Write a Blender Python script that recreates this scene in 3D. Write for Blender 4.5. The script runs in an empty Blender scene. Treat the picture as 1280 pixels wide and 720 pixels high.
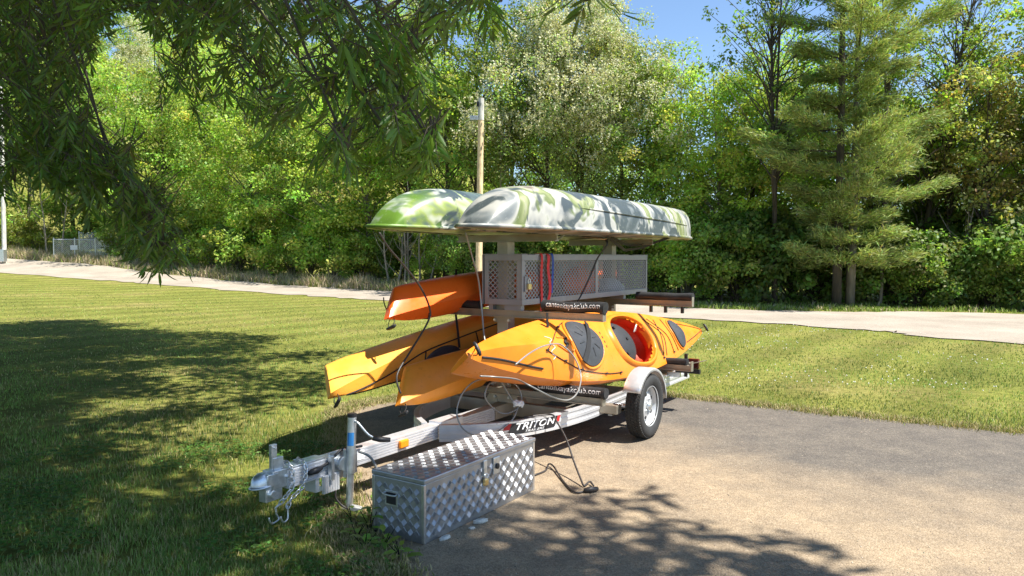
import bpy, math, random
import numpy as np
from mathutils import Vector, Matrix, Euler

rnd = random.Random(7)
rng = np.random.default_rng(11)
R = math.radians
sc = bpy.context.scene
col = sc.collection

# ------------------------------------------------------------------ camera
CAM_H = 1.6
PITCH = math.atan(38 / 924)
cam_d = bpy.data.cameras.new('camera')
cam = bpy.data.objects.new('camera', cam_d)
col.objects.link(cam)
cam.location = (0, 0, CAM_H)
cam.rotation_euler = (math.pi / 2 - PITCH, 0, 0)
cam_d.sensor_width = 36
cam_d.lens = 924 / 1280 * 36
cam_d.clip_start = .05
cam_d.clip_end = 3000
sc.camera = cam

# ------------------------------------------------------------------ sky, sun, exposure
SUN_EL, SUN_AZ = R(60), R(110)            # azimuth from +Y towards +X
sdir = Vector((math.sin(SUN_AZ) * math.cos(SUN_EL), math.cos(SUN_AZ) * math.cos(SUN_EL), math.sin(SUN_EL)))
world = bpy.data.worlds.new('World')
sc.world = world
world.use_nodes = True
wn = world.node_tree
sky = wn.nodes.new('ShaderNodeTexSky')
sky.sky_type = 'NISHITA'
sky.sun_disc = False
sky.sun_elevation = SUN_EL
sky.sun_rotation = SUN_AZ
sky.air_density = 1.0
sky.dust_density = .1
sky.ozone_density = 4.0
bgn = wn.nodes['Background']
bgn.inputs['Strength'].default_value = .095
wn.links.new(sky.outputs['Color'], bgn.inputs['Color'])
sun_d = bpy.data.lights.new('sun', 'SUN')
sun_d.energy = 5.0
sun_d.angle = R(.53)
sun_d.color = (1, .95, .86)
sun = bpy.data.objects.new('sun', sun_d)
col.objects.link(sun)
sun.location = (20, 15, 40)
sun.rotation_euler = sdir.to_track_quat('Z', 'Y').to_euler()
sc.view_settings.view_transform = 'Standard'
sc.view_settings.look = 'None'
sc.view_settings.exposure = 1.15
sc.view_settings.gamma = 1
sc.render.engine = 'CYCLES'
sc.cycles.max_bounces = 8
sc.cycles.transparent_max_bounces = 8

# ------------------------------------------------------------------ pixel helpers (photo pixels, 1280 x 720)
FPX = 924.0
CP, SP = math.cos(PITCH), math.sin(PITCH)


def ray(u, v):
    a, b = (u - 640) / FPX, (360 - v) / FPX
    return np.array([a, CP + b * SP, -SP + b * CP])


def on_ground(u, v, z=0.0):
    r = ray(u, v)
    t = (z - CAM_H) / r[2]
    return np.array([0, 0, CAM_H]) + r * t


def at_depth(u, v, d):
    r = ray(u, v)
    return np.array([0, 0, CAM_H]) + r * (d / r[1])


def project(p):
    p = np.atleast_2d(np.asarray(p, float))
    z = p[:, 2] - CAM_H
    d = p[:, 1] * CP - z * SP
    up = p[:, 1] * SP + z * CP
    dd = np.where(d > .05, d, .05)
    return 640 + FPX * p[:, 0] / dd, 360 - FPX * up / dd, d


# ------------------------------------------------------------------ materials
def newmat(name):
    m = bpy.data.materials.new(name)
    m.use_nodes = True
    nt = m.node_tree
    return m, nt, nt.nodes['Principled BSDF']


def noise(nt, scale, detail=4, rough=.55, coord='Object', vec=None, dist=0):
    n = nt.nodes.new('ShaderNodeTexNoise')
    n.inputs['Scale'].default_value = scale
    n.inputs['Detail'].default_value = detail
    n.inputs['Roughness'].default_value = rough
    n.inputs['Distortion'].default_value = dist
    if vec is None:
        tc = nt.nodes.new('ShaderNodeTexCoord')
        vec = tc.outputs[coord]
    nt.links.new(vec, n.inputs['Vector'])
    return n


def ramp(nt, fac, stops, interp='LINEAR'):
    r = nt.nodes.new('ShaderNodeValToRGB')
    e = r.color_ramp
    e.interpolation = interp
    while len(e.elements) < len(stops):
        e.elements.new(.5)
    for el, (p, c) in zip(e.elements, stops):
        el.position = p
        el.color = c if len(c) == 4 else (*c, 1)
    nt.links.new(fac, r.inputs['Fac'])
    return r


def mixc(nt, fac, a, b, mode='MIX'):
    m = nt.nodes.new('ShaderNodeMix')
    m.data_type = 'RGBA'
    m.blend_type = mode
    for sock, v in ((m.inputs['Factor'], fac), (m.inputs['A'], a), (m.inputs['B'], b)):
        if isinstance(v, (float, int)):
            sock.default_value = v
        elif isinstance(v, tuple):
            sock.default_value = v if len(v) == 4 else (*v, 1)
        else:
            nt.links.new(v, sock)
    # Mix node has several sockets sharing names: pick the colour ones explicitly
    return m


def mix(nt, fac, a, b, mode='MIX'):
    m = nt.nodes.new('ShaderNodeMixRGB')
    m.blend_type = mode
    for i, v in ((0, fac), (1, a), (2, b)):
        if isinstance(v, (float, int)):
            m.inputs[i].default_value = v
        elif isinstance(v, tuple):
            m.inputs[i].default_value = v if len(v) == 4 else (*v, 1)
        else:
            nt.links.new(v, m.inputs[i])
    return m.outputs[0]


def bump(nt, bs, height, strength=.3, dist=.01):
    b = nt.nodes.new('ShaderNodeBump')
    b.inputs['Strength'].default_value = strength
    b.inputs['Distance'].default_value = dist
    nt.links.new(height, b.inputs['Height'])
    nt.links.new(b.outputs[0], bs.inputs['Normal'])


def simple(name, c, rough=.5, metal=0.0, var=.15, scale=6, bstr=0.0, bscale=80, spec=.5):
    m, nt, bs = newmat(name)
    n = noise(nt, scale, 5)
    lo = tuple(x * (1 - var) for x in c)
    hi = tuple(min(1, x * (1 + var)) for x in c)
    rr = ramp(nt, n.outputs['Fac'], [(.3, lo), (.7, hi)])
    nt.links.new(rr.outputs[0], bs.inputs['Base Color'])
    n2 = noise(nt, scale * 4, 4)
    r2 = ramp(nt, n2.outputs['Fac'], [(.3, (rough * .8,) * 3), (.75, (min(1, rough * 1.25),) * 3)])
    nt.links.new(r2.outputs[0], bs.inputs['Roughness'])
    bs.inputs['Metallic'].default_value = metal
    bs.inputs['Specular IOR Level'].default_value = spec
    if bstr:
        n3 = noise(nt, bscale, 4)
        bump(nt, bs, n3.outputs['Fac'], bstr, .004)
    return m


M = {}
M['alu'] = simple('aluminium', (.72, .73, .75), .34, .95, .1, 9, .12, 60)
M['box_alu'] = simple('tool_box_aluminium', (.40, .41, .43), .42, .85, .12, 9, .1, 60)
M['tread'] = simple('tread_plate_bars', (.44, .45, .47), .5, .9, .12, 14)
M['alu_dull'] = simple('weathered_aluminium', (.38, .345, .28), .5, .75, .18, 7, .15, 50)
M['alu_white'] = simple('bright_aluminium_rail', (.74, .75, .78), .34, .55, .07, 9, .08, 60)
M['galv'] = simple('galvanised_steel', (.62, .65, .67), .38, .9, .2, 25, .15, 90)
M['cage_grey'] = simple('grey_coated_steel', (.27, .28, .305), .45, .35, .08, 9)
M['black_plastic'] = simple('black_plastic', (.018, .018, .02), .5, 0, .2, 12, .1, 60)
M['foam'] = simple('black_pad_cover', (.02, .02, .022), .62, 0, .3, 14, .35, 35)
M['rubber'] = simple('tyre_rubber', (.028, .028, .028), .75, 0, .25, 20, .2, 60)
M['rim'] = simple('painted_rim', (.55, .56, .57), .35, .3, .08, 10)
M['white_print'] = simple('white_print', (.8, .8, .8), .6, 0, .03)
M['black_print'] = simple('black_print', (.015, .015, .018), .5, 0, .05)
M['red_print'] = simple('red_print', (.45, .02, .02), .5, 0, .05)
M['amber'] = simple('amber_lens', (.9, .28, .01), .25, 0, .05)
M['red_lens'] = simple('red_lens', (.10, .012, .01), .25, 0, .05)
M['blue_sticker'] = simple('blue_sticker', (.03, .2, .5), .4, 0, .05)
M['brass'] = simple('brass', (.72, .55, .25), .35, .9, .1)
M['red_strap'] = simple('red_webbing', (.55, .03, .035), .7, 0, .15, 30)
M['blue_strap'] = simple('blue_webbing', (.02, .07, .35), .7, 0, .15, 30)
M['black_strap'] = simple('black_webbing', (.012, .012, .013), .7, 0, .2, 30)
M['orange_cloth'] = simple('orange_cloth', (.75, .13, .015), .8, 0, .2, 9)
M['pale_cloth'] = simple('pale_blue_cloth', (.45, .52, .62), .8, 0, .15, 9)
M['cable_grey'] = simple('clear_coated_cable', (.26, .26, .25), .35, .2, .2, 12)
M['cable_dark'] = simple('dark_cable', (.035, .03, .028), .5, 0, .2, 12)
M['white_plastic'] = simple('white_plastic', (.75, .75, .72), .4, 0, .08)
M['seat_grey'] = simple('grey_seat_pad', (.022, .023, .027), .7, 0, .15, 20, .2, 50)
M['red_liner'] = simple('red_inner_plastic', (.55, .045, .012), .45, 0, .12, 6)
M['hatch'] = simple('hatch_rubber', (.042, .045, .052), .55, 0, .2, 12, .1, 60)
M['brown_seat'] = simple('brown_shadow_steel', (.16, .09, .06), .5, .3, .2, 8)


def kayak_mat(name, c, fade, rough=.32):
    m, nt, bs = newmat(name)
    n = noise(nt, 2.2, 5, .6)
    base = ramp(nt, n.outputs['Fac'], [(.3, c), (.72, fade)])
    sc1 = noise(nt, 26, 6, .7)
    scr = ramp(nt, sc1.outputs['Fac'], [(.55, (0, 0, 0)), (.78, (1, 1, 1))])
    dirt = mix(nt, scr.outputs[0], base.outputs[0], tuple(x * .62 for x in c))
    n3 = noise(nt, 9, 4)
    f3 = ramp(nt, n3.outputs['Fac'], [(.35, (.25, .25, .25)), (.7, (.95, .95, .95))])
    out = mix(nt, f3.outputs[0], dirt, base.outputs[0])
    nt.links.new(out, bs.inputs['Base Color'])
    rr = ramp(nt, n3.outputs['Fac'], [(.3, (rough * .8,) * 3), (.75, (rough * 1.5,) * 3)])
    nt.links.new(rr.outputs[0], bs.inputs['Roughness'])
    bs.inputs['Specular IOR Level'].default_value = .45
    n4 = noise(nt, 5, 3)
    bump(nt, bs, n4.outputs['Fac'], .12, .02)
    return m


M['yellow'] = kayak_mat('mango_yellow_plastic', (.75, .205, .012), (.81, .27, .025))
M['yellow_b'] = kayak_mat('dull_mango_plastic', (.76, .26, .02), (.84, .33, .035), .4)
M['yellow_c'] = kayak_mat('pale_mango_plastic', (.80, .31, .03), (.88, .40, .06), .4)
M['orange'] = kayak_mat('orange_plastic', (.92, .12, .008), (.95, .18, .02), .36)


def camo_mat(name, stops, seed, rough=.36, bow=None):
    m, nt, bs = newmat(name)
    tc = nt.nodes.new('ShaderNodeTexCoord')
    mp = nt.nodes.new('ShaderNodeMapping')
    mp.inputs['Location'].default_value = (seed, seed * .7, 0)
    mp.inputs['Scale'].default_value = (1.0, .6, 1.0)
    mp.inputs['Rotation'].default_value = (0, .5, .5)
    nt.links.new(tc.outputs['Object'], mp.inputs['Vector'])
    n = noise(nt, 2.3, 3, .55, vec=mp.outputs[0], dist=.7)
    r1 = ramp(nt, n.outputs['Fac'], stops)
    n2 = noise(nt, 3.4, 3, .55, vec=mp.outputs[0], dist=.9)
    k = ramp(nt, n2.outputs['Fac'], [(.53, (0, 0, 0)), (.58, (1, 1, 1))])
    out = mix(nt, k.outputs[0], r1.outputs[0], stops[0][1])
    if bow:
        sx = nt.nodes.new('ShaderNodeSeparateXYZ')
        nt.links.new(tc.outputs['Object'], sx.inputs[0])
        ad = nt.nodes.new('ShaderNodeMath')
        ad.operation = 'MULTIPLY_ADD'
        nt.links.new(n2.outputs['Fac'], ad.inputs[0])
        ad.inputs[1].default_value = 1.5
        nt.links.new(sx.outputs['X'], ad.inputs[2])
        kb = ramp(nt, ad.outputs[0], [(0, (0, 0, 0)), (1, (1, 1, 1))])
        mr = nt.nodes.new('ShaderNodeMapRange')
        mr.inputs['From Min'].default_value = bow[1]
        mr.inputs['From Max'].default_value = bow[1] + .25
        nt.links.new(ad.outputs[0], mr.inputs['Value'])
        out = mix(nt, mr.outputs[0], out, bow[0])
    # scuffs
    n5 = noise(nt, 30, 5, .7)
    sc5 = ramp(nt, n5.outputs['Fac'], [(.6, (0, 0, 0)), (.75, (.5, .5, .5))])
    out = mix(nt, sc5.outputs[0], out, (.55, .55, .5))
    nt.links.new(out, bs.inputs['Base Color'])
    bs.inputs['Roughness'].default_value = rough
    bs.inputs['Specular IOR Level'].default_value = .4
    n4 = noise(nt, 3, 3)
    bump(nt, bs, n4.outputs['Fac'], .12, .03)
    return m


M['camo_green'] = camo_mat('green_camouflage_plastic',
    [(.32, (.045, .065, .075)), (.42, (.10, .14, .13)), (.47, (.26, .33, .09)), (.54, (.52, .55, .50)), (.60, (.16, .20, .19)), (.70, (.24, .36, .05))], 2.3, bow=((.11, .21, .03), 2.42))
M['camo_white'] = camo_mat('white_camouflage_plastic',
    [(.30, (.06, .075, .08)), (.40, (.17, .19, .195)), (.45, (.34, .34, .32)), (.50, (.42, .42, .38)), (.54, (.13, .165, .055)), (.59, (.25, .28, .13)), (.64, (.38, .37, .31)), (.71, (.20, .155, .095))], 5.1)


# --- ground materials
def lawn_mat():
    m, nt, bs = newmat('lawn_soil')
    n1 = noise(nt, .35, 6, .6)
    n2 = noise(nt, 9, 6, .7)
    a = ramp(nt, n1.outputs['Fac'], [(.32, (.16, .18, .045)), (.5, (.20, .215, .055)), (.70, (.26, .235, .09))])
    b = ramp(nt, n2.outputs['Fac'], [(.32, (.5, .5, .42)), (.7, (1.25, 1.2, 1.1))])
    c = mix(nt, 1.0, a.outputs[0], b.outputs[0], 'MULTIPLY')
    # mowing passes
    tc = nt.nodes.new('ShaderNodeTexCoord')
    mp = nt.nodes.new('ShaderNodeMapping')
    mp.inputs['Rotation'].default_value = (0, 0, R(38))
    nt.links.new(tc.outputs['Object'], mp.inputs['Vector'])
    w = nt.nodes.new('ShaderNodeTexWave')
    w.bands_direction = 'X'
    w.inputs['Scale'].default_value = .22
    w.inputs['Distortion'].default_value = 2.5
    w.inputs['Detail'].default_value = 2
    w.inputs['Detail Scale'].default_value = .6
    nt.links.new(mp.outputs[0], w.inputs['Vector'])
    wr = ramp(nt, w.outputs['Fac'], [(.2, (.86, .86, .84)), (.8, (1.12, 1.12, 1.08))])
    c2 = mix(nt, 1.0, c, wr.outputs[0], 'MULTIPLY')
    nt.links.new(c2, bs.inputs['Base Color'])
    bs.inputs['Roughness'].default_value = .95
    bs.inputs['Specular IOR Level'].default_value = .1
    n3 = noise(nt, 40, 5, .7)
    bump(nt, bs, n3.outputs['Fac'], .8, .03)
    return m


def pad_mat():
    m, nt, bs = newmat('worn_asphalt_with_tan_gravel')
    tc = nt.nodes.new('ShaderNodeTexCoord')
    big = noise(nt, .55, 5, .6)
    # distance from the lawn edge drives how much old tar shows: x' = along r, y' = along u
    mp = nt.nodes.new('ShaderNodeMapping')
    mp.inputs['Rotation'].default_value = (0, 0, R(32.5))
    nt.links.new(tc.outputs['Object'], mp.inputs['Vector'])
    sep = nt.nodes.new('ShaderNodeSeparateXYZ')
    nt.links.new(mp.outputs[0], sep.inputs[0])
    ad = nt.nodes.new('ShaderNodeMath')
    ad.operation = 'MULTIPLY_ADD'
    nt.links.new(big.outputs['Fac'], ad.inputs[0])
    ad.inputs[1].default_value = 3.4
    nt.links.new(sep.outputs['Y'], ad.inputs[2])
    mr = nt.nodes.new('ShaderNodeMapRange')
    mr.inputs['From Min'].default_value = 6.7
    mr.inputs['From Max'].default_value = 8.3
    nt.links.new(ad.outputs[0], mr.inputs['Value'])
    fine = noise(nt, 55, 6, .75)
    tan = ramp(nt, fine.outputs['Fac'], [(.30, (.215, .165, .113)), (.5, (.33, .26, .18)), (.72, (.46, .375, .275))])
    tar = ramp(nt, fine.outputs['Fac'], [(.30, (.095, .085, .075)), (.55, (.165, .148, .128)), (.74, (.32, .28, .235))])
    c = mix(nt, mr.outputs[0], tan.outputs[0], tar.outputs[0])
    pat = noise(nt, 3.2, 6, .65)
    pr = ramp(nt, pat.outputs['Fac'], [(.3, (.74, .74, .76)), (.7, (1.16, 1.13, 1.08))])
    c = mix(nt, 1.0, c, pr.outputs[0], 'MULTIPLY')
    vor = nt.nodes.new('ShaderNodeTexVoronoi')
    vor.inputs['Scale'].default_value = 95
    nt.links.new(tc.outputs['Object'], vor.inputs['Vector'])
    vr = ramp(nt, vor.outputs['Distance'], [(.1, (1.2, 1.18, 1.15)), (.6, (.7, .7, .7))])
    c = mix(nt, .6, c, vr.outputs[0], 'MULTIPLY')
    nt.links.new(c, bs.inputs['Base Color'])
    bs.inputs['Roughness'].default_value = .92
    bs.inputs['Specular IOR Level'].default_value = .25
    bump(nt, bs, vor.outputs['Distance'], .55, .008)
    return m


def road_mat():
    m, nt, bs = newmat('pale_gravel_road')
    n1 = noise(nt, .6, 5, .6)
    n2 = noise(nt, 30, 6, .7)
    a = ramp(nt, n1.outputs['Fac'], [(.3, (.27, .235, .195)), (.7, (.39, .345, .29))])
    b = ramp(nt, n2.outputs['Fac'], [(.3, (.72, .72, .72)), (.7, (1.2, 1.18, 1.15))])
    c = mix(nt, 1.0, a.outputs[0], b.outputs[0], 'MULTIPLY')
    nt.links.new(c, bs.inputs['Base Color'])
    bs.inputs['Roughness'].default_value = .95
    bs.inputs['Specular IOR Level'].default_value = .15
    bump(nt, bs, n2.outputs['Fac'], .5, .02)
    return m


def tint_mat(name, trans=.35, rough=.6, spec=.3, objvar=.0, gain=1):
    m, nt, bs = newmat(name)
    at = nt.nodes.new('ShaderNodeAttribute')
    at.attribute_name = 'tint'
    c = at.outputs['Color']
    if gain != 1:
        c = mix(nt, 1.0, c, (gain, gain, gain), 'MULTIPLY')
    if objvar:
        oi = nt.nodes.new('ShaderNodeObjectInfo')
        r = ramp(nt, oi.outputs['Random'], [(0, (1 - objvar, 1 - objvar * .6, 1 - objvar)), (.5, (1, 1, 1)), (1, (1 + objvar * 1.1, 1 + objvar * .6, 1))])
        c = mix(nt, 1.0, c, r.outputs[0], 'MULTIPLY')
    nt.links.new(c, bs.inputs['Base Color'])
    bs.inputs['Roughness'].default_value = rough
    bs.inputs['Specular IOR Level'].default_value = spec
    if trans:
        tr = nt.nodes.new('ShaderNodeBsdfTranslucent')
        tcol = mix(nt, 1.0, c, (1.3, 1.3, .7), 'MULTIPLY')
        nt.links.new(tcol, tr.inputs['Color'])
        ms = nt.nodes.new('ShaderNodeMixShader')
        ms.inputs[0].default_value = trans
        nt.links.new(bs.outputs[0], ms.inputs[1])
        nt.links.new(tr.outputs[0], ms.inputs[2])
        nt.links.new(ms.outputs[0], nt.nodes['Material Output'].inputs['Surface'])
    return m


def bark_mat(name, c, scale=7):
    m, nt, bs = newmat(name)
    tc = nt.nodes.new('ShaderNodeTexCoord')
    mp = nt.nodes.new('ShaderNodeMapping')
    mp.inputs['Scale'].default_value = (1, 1, .22)
    nt.links.new(tc.outputs['Object'], mp.inputs['Vector'])
    n = noise(nt, scale, 6, .7, vec=mp.outputs[0])
    r = ramp(nt, n.outputs['Fac'], [(.3, tuple(x * .55 for x in c)), (.7, tuple(min(1, x * 1.4) for x in c))])
    nt.links.new(r.outputs[0], bs.inputs['Base Color'])
    bs.inputs['Roughness'].default_value = .9
    bump(nt, bs, n.outputs['Fac'], .7, .03)
    return m


M['lawn'] = lawn_mat()
M['pad'] = pad_mat()
M['road'] = road_mat()
M['grass'] = tint_mat('grass_blades', .3, .55, .25)
M['leaf'] = tint_mat('tree_leaves', .52, .5, .35, .16, 1.18)
M['oakleaf'] = tint_mat('oak_leaves', .48, .4, .5)
M['needle'] = tint_mat('pine_needles', .3, .5, .3)
M['blossom'] = tint_mat('blossom', .25, .6, .2)
M['weed'] = tint_mat('weed_leaves', .4, .5, .35)
M['dry'] = tint_mat('dry_stalks', .2, .8, .1)
M['pebble'] = tint_mat('pebbles', 0, .85, .2)
M['bark'] = bark_mat('dark_bark', (.085, .068, .05))
M['bark_grey'] = bark_mat('grey_bark', (.20, .175, .14))
M['bark_pale'] = bark_mat('pale_dead_wood', (.28, .245, .19))
M['pole_wood'] = bark_mat('fresh_pole_wood', (.78, .56, .34), 12)
M['pole_grey'] = bark_mat('weathered_pole_wood', (.55, .54, .5), 12)


# ------------------------------------------------------------------ mesh helpers
class MB:
    def __init__(s):
        s.v, s.f = [], []

    def add(s, vs, fs):
        o = len(s.v)
        s.v += [tuple(map(float, p)) for p in vs]
        s.f += [tuple(i + o for i in f) for f in fs]
        return s

    def bbox(s, x0, x1, y0, y1, z0, z1, mat=None):
        vs = [Vector(p) for p in ((x0, y0, z0), (x1, y0, z0), (x1, y1, z0), (x0, y1, z0), (x0, y0, z1), (x1, y0, z1), (x1, y1, z1), (x0, y1, z1))]
        if mat is not None:
            vs = [mat @ p for p in vs]
        return s.add(vs, [(0, 3, 2, 1), (4, 5, 6, 7), (0, 1, 5, 4), (1, 2, 6, 5), (2, 3, 7, 6), (3, 0, 4, 7)])

    def box(s, c, size, mat=None):
        x, y, z = c
        a, b, h = (k / 2 for k in size)
        return s.bbox(x - a, x + a, y - b, y + b, z - h, z + h, mat)

    def tube(s, pts, r, n=8, cap=True, flat=None):
        pts = [Vector(p) for p in pts]
        rs = r if isinstance(r, (list, tuple)) else [r] * len(pts)
        t0 = (pts[1] - pts[0]).normalized()
        up = Vector((0, 0, 1)) if abs(t0.z) < .9 else Vector((1, 0, 0))
        nx = t0.cross(up).normalized()
        vs, fs = [], []
        for i, p in enumerate(pts):
            t = (pts[min(i + 1, len(pts) - 1)] - pts[max(i - 1, 0)])
            if t.length < 1e-9:
                t = t0
            t = t.normalized()
            nx = (nx - t * nx.dot(t))
            nx = nx.normalized() if nx.length > 1e-6 else t.orthogonal().normalized()
            ny = t.cross(nx)
            for k in range(n):
                a = 2 * math.pi * k / n
                fx, fy = (1, 1) if flat is None else flat
                vs.append(p + nx * (math.cos(a) * rs[i] * fx) + ny * (math.sin(a) * rs[i] * fy))
        for i in range(len(pts) - 1):
            for k in range(n):
                fs.append((i * n + k, i * n + (k + 1) % n, (i + 1) * n + (k + 1) % n, (i + 1) * n + k))
        if cap:
            fs.append(tuple(range(n))[::-1])
            fs.append(tuple((len(pts) - 1) * n + k for k in range(n)))
        return s.add(vs, fs)

    def ribbon(s, pts, side, w, th=.003):
        """flat webbing: path with a fixed side vector"""
        sd = Vector(side).normalized() * (w / 2)
        pts = [Vector(p) for p in pts]
        vs, fs = [], []
        for i, p in enumerate(pts):
            t = (pts[min(i + 1, len(pts) - 1)] - pts[max(i - 1, 0)]).normalized()
            nn = t.cross(sd).normalized() * (th / 2)
            vs += [p + sd + nn, p - sd + nn, p - sd - nn, p + sd - nn]
        for i in range(len(pts) - 1):
            for k in range(4):
                fs.append((i * 4 + k, i * 4 + (k + 1) % 4, i * 4 + 4 + (k + 1) % 4, i * 4 + 4 + k))
        fs += [(3, 2, 1, 0), tuple(4 * (len(pts) - 1) + k for k in range(4))]
        return s.add(vs, fs)

    def lathe(s, prof, n, mat, closed=False):
        vs, fs = [], []
        for (r, z) in prof:
            for k in range(n):
                a = 2 * math.pi * k / n
                vs.append(mat @ Vector((r * math.cos(a), r * math.sin(a), z)))
        m = len(prof)
        for i in range(m if closed else m - 1):
            j = (i + 1) % m
            for k in range(n):
                fs.append((i * n + k, i * n + (k + 1) % n, j * n + (k + 1) % n, j * n + k))
        if not closed:
            fs.append(tuple(range(n))[::-1])
            fs.append(tuple((m - 1) * n + k for k in range(n)))
        return s.add(vs, fs)

    def prism(s, poly, h0, h1, mat):
        n = len(poly)
        vs = [mat @ Vector((x, y, h0)) for x, y in poly] + [mat @ Vector((x, y, h1)) for x, y in poly]
        fs = [tuple(range(n))[::-1], tuple(range(n, 2 * n))] + [(i, (i + 1) % n, n + (i + 1) % n, n + i) for i in range(n)]
        return s.add(vs, fs)

    def sweep(s, path, sect, side_up=(0, 0, 1)):
        """sweep a closed 2d section (a along the horizontal normal, b along up)"""
        up = Vector(side_up)
        path = [Vector(p) for p in path]
        n = len(sect)
        vs, fs = [], []
        for i, p in enumerate(path):
            t = (path[min(i + 1, len(path) - 1)] - path[max(i - 1, 0)]).normalized()
            nn = t.cross(up).normalized()
            for a, b in sect:
                vs.append(p + nn * a + up * b)
        for i in range(len(path) - 1):
            for k in range(n):
                fs.append((i * n + k, i * n + (k + 1) % n, (i + 1) * n + (k + 1) % n, (i + 1) * n + k))
        fs += [tuple(range(n))[::-1], tuple((len(path) - 1) * n + k for k in range(n))]
        return s.add(vs, fs)

    def mesh(s, name, smooth=False):
        me = bpy.data.meshes.new(name)
        me.from_pydata(s.v, [], s.f)
        me.validate()
        if smooth:
            me.shade_smooth()
            if smooth != True:
                me.set_sharp_from_angle(angle=R(smooth))
        return me

    def build(s, name, mat, parent=None, smooth=False, bevel=0):
        me = s.mesh(name, smooth)
        return link(name, me, mat, parent, bevel)


def link(name, me, mat=None, parent=None, bevel=0):
    if mat is not None and not me.materials:
        me.materials.append(M[mat] if isinstance(mat, str) else mat)
    o = bpy.data.objects.new(name, me)
    col.objects.link(o)
    if parent is not None:
        o.parent = parent
    if bevel:
        b = o.modifiers.new('bevel', 'BEVEL')
        b.width = bevel
        b.segments = 2
        b.limit_method = 'ANGLE'
        b.angle_limit = R(40)
    return o


def tag(o, label=None, cat=None, group=None, kind=None):
    for k, v in (('label', label), ('category', cat), ('group', group), ('kind', kind)):
        if v:
            o[k] = v
    return o


def empty(name, loc=(0, 0, 0), rot=(0, 0, 0), label=None, cat=None, group=None):
    o = bpy.data.objects.new(name, None)
    o.empty_display_size = .1
    col.objects.link(o)
    o.location = loc
    o.rotation_euler = rot
    return tag(o, label, cat, group)


def spline(pts, k=6):
    """Catmull-Rom through the points"""
    pts = [np.array(p, float) for p in pts]
    P = [2 * pts[0] - pts[1]] + pts + [2 * pts[-1] - pts[-2]]
    out = []
    for i in range(1, len(P) - 2):
        for j in range(k):
            t = j / k
            out.append(.5 * ((2 * P[i]) + (-P[i - 1] + P[i + 1]) * t + (2 * P[i - 1] - 5 * P[i] + 4 * P[i + 1] - P[i + 2]) * t * t + (-P[i - 1] + 3 * P[i] - 3 * P[i + 1] + P[i + 2]) * t ** 3))
    out.append(pts[-1])
    return [tuple(p) for p in out]


def np_mesh(name, verts, faces, tint=None):
    """verts (n,3), faces (m,k) -> mesh, fast; tint per vertex (n,3)"""
    verts = np.asarray(verts, np.float32)
    faces = np.asarray(faces, np.int32)
    m, k = faces.shape
    me = bpy.data.meshes.new(name)
    me.vertices.add(len(verts))
    me.vertices.foreach_set('co', verts.ravel())
    me.loops.add(m * k)
    me.loops.foreach_set('vertex_index', faces.ravel())
    me.polygons.add(m)
    me.polygons.foreach_set('loop_start', np.arange(0, m * k, k, dtype=np.int32))
    me.update(calc_edges=True)
    if tint is not None:
        a = me.attributes.new('tint', 'FLOAT_COLOR', 'POINT')
        c = np.ones((len(verts), 4), np.float32)
        c[:, :3] = tint
        a.data.foreach_set('color', c.ravel())
    return me


def norm(a):
    return a / np.maximum(np.linalg.norm(a, axis=1, keepdims=True), 1e-9)


def leaf_quads(c, d, nrm, ln, wd):
    """rhombic leaves: centre, long axis, face normal, length, width -> verts, faces"""
    n = len(c)
    d = norm(d)
    sd = norm(np.cross(d, nrm))
    ln = np.broadcast_to(ln, n)[:, None]
    wd = np.broadcast_to(wd, n)[:, None]
    v = np.empty((n, 4, 3))
    v[:, 0] = c - d * ln * .5
    v[:, 1] = c + sd * wd * .5 - d * ln * .05
    v[:, 2] = c + d * ln * .5
    v[:, 3] = c - sd * wd * .5 - d * ln * .05
    f = np.arange(n * 4).reshape(n, 4)
    return v.reshape(-1, 3), f


def rand_unit(n):
    return norm(rng.normal(size=(n, 3)))


def tints(n, base, var=.25, hue=.12):
    b = np.array(base)[None, :]
    k = 1 + var * rng.normal(size=(n, 1)).clip(-2, 2)
    h = 1 + hue * rng.normal(size=(n, 3)).clip(-2, 2)
    return (b * k * h).clip(.004, .95)


def text_mesh(body, size, mat, align='CENTER', shear=0.0, extrude=.0006, bold=0.0):
    cu = bpy.data.curves.new('lettering', 'FONT')
    cu.body = body
    cu.size = size
    cu.align_x = align
    cu.align_y = 'CENTER'
    cu.shear = shear
    cu.extrude = extrude
    cu.offset = bold
    cu.resolution_u = 3
    o = bpy.data.objects.new('lettering', cu)
    col.objects.link(o)
    bpy.context.view_layer.update()
    me = bpy.data.meshes.new_from_object(o.evaluated_get(bpy.context.evaluated_depsgraph_get()))
    bpy.data.objects.remove(o)
    me.name = 'lettering'
    me.materials.clear()
    me.materials.append(M[mat])
    return me


# ------------------------------------------------------------------ terrain
def z_at(v, d):
    """height of a ground point seen on photo row v at depth d"""
    return CAM_H + (360 - v) / FPX * d * CP - d * SP + 0  # small-angle


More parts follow.
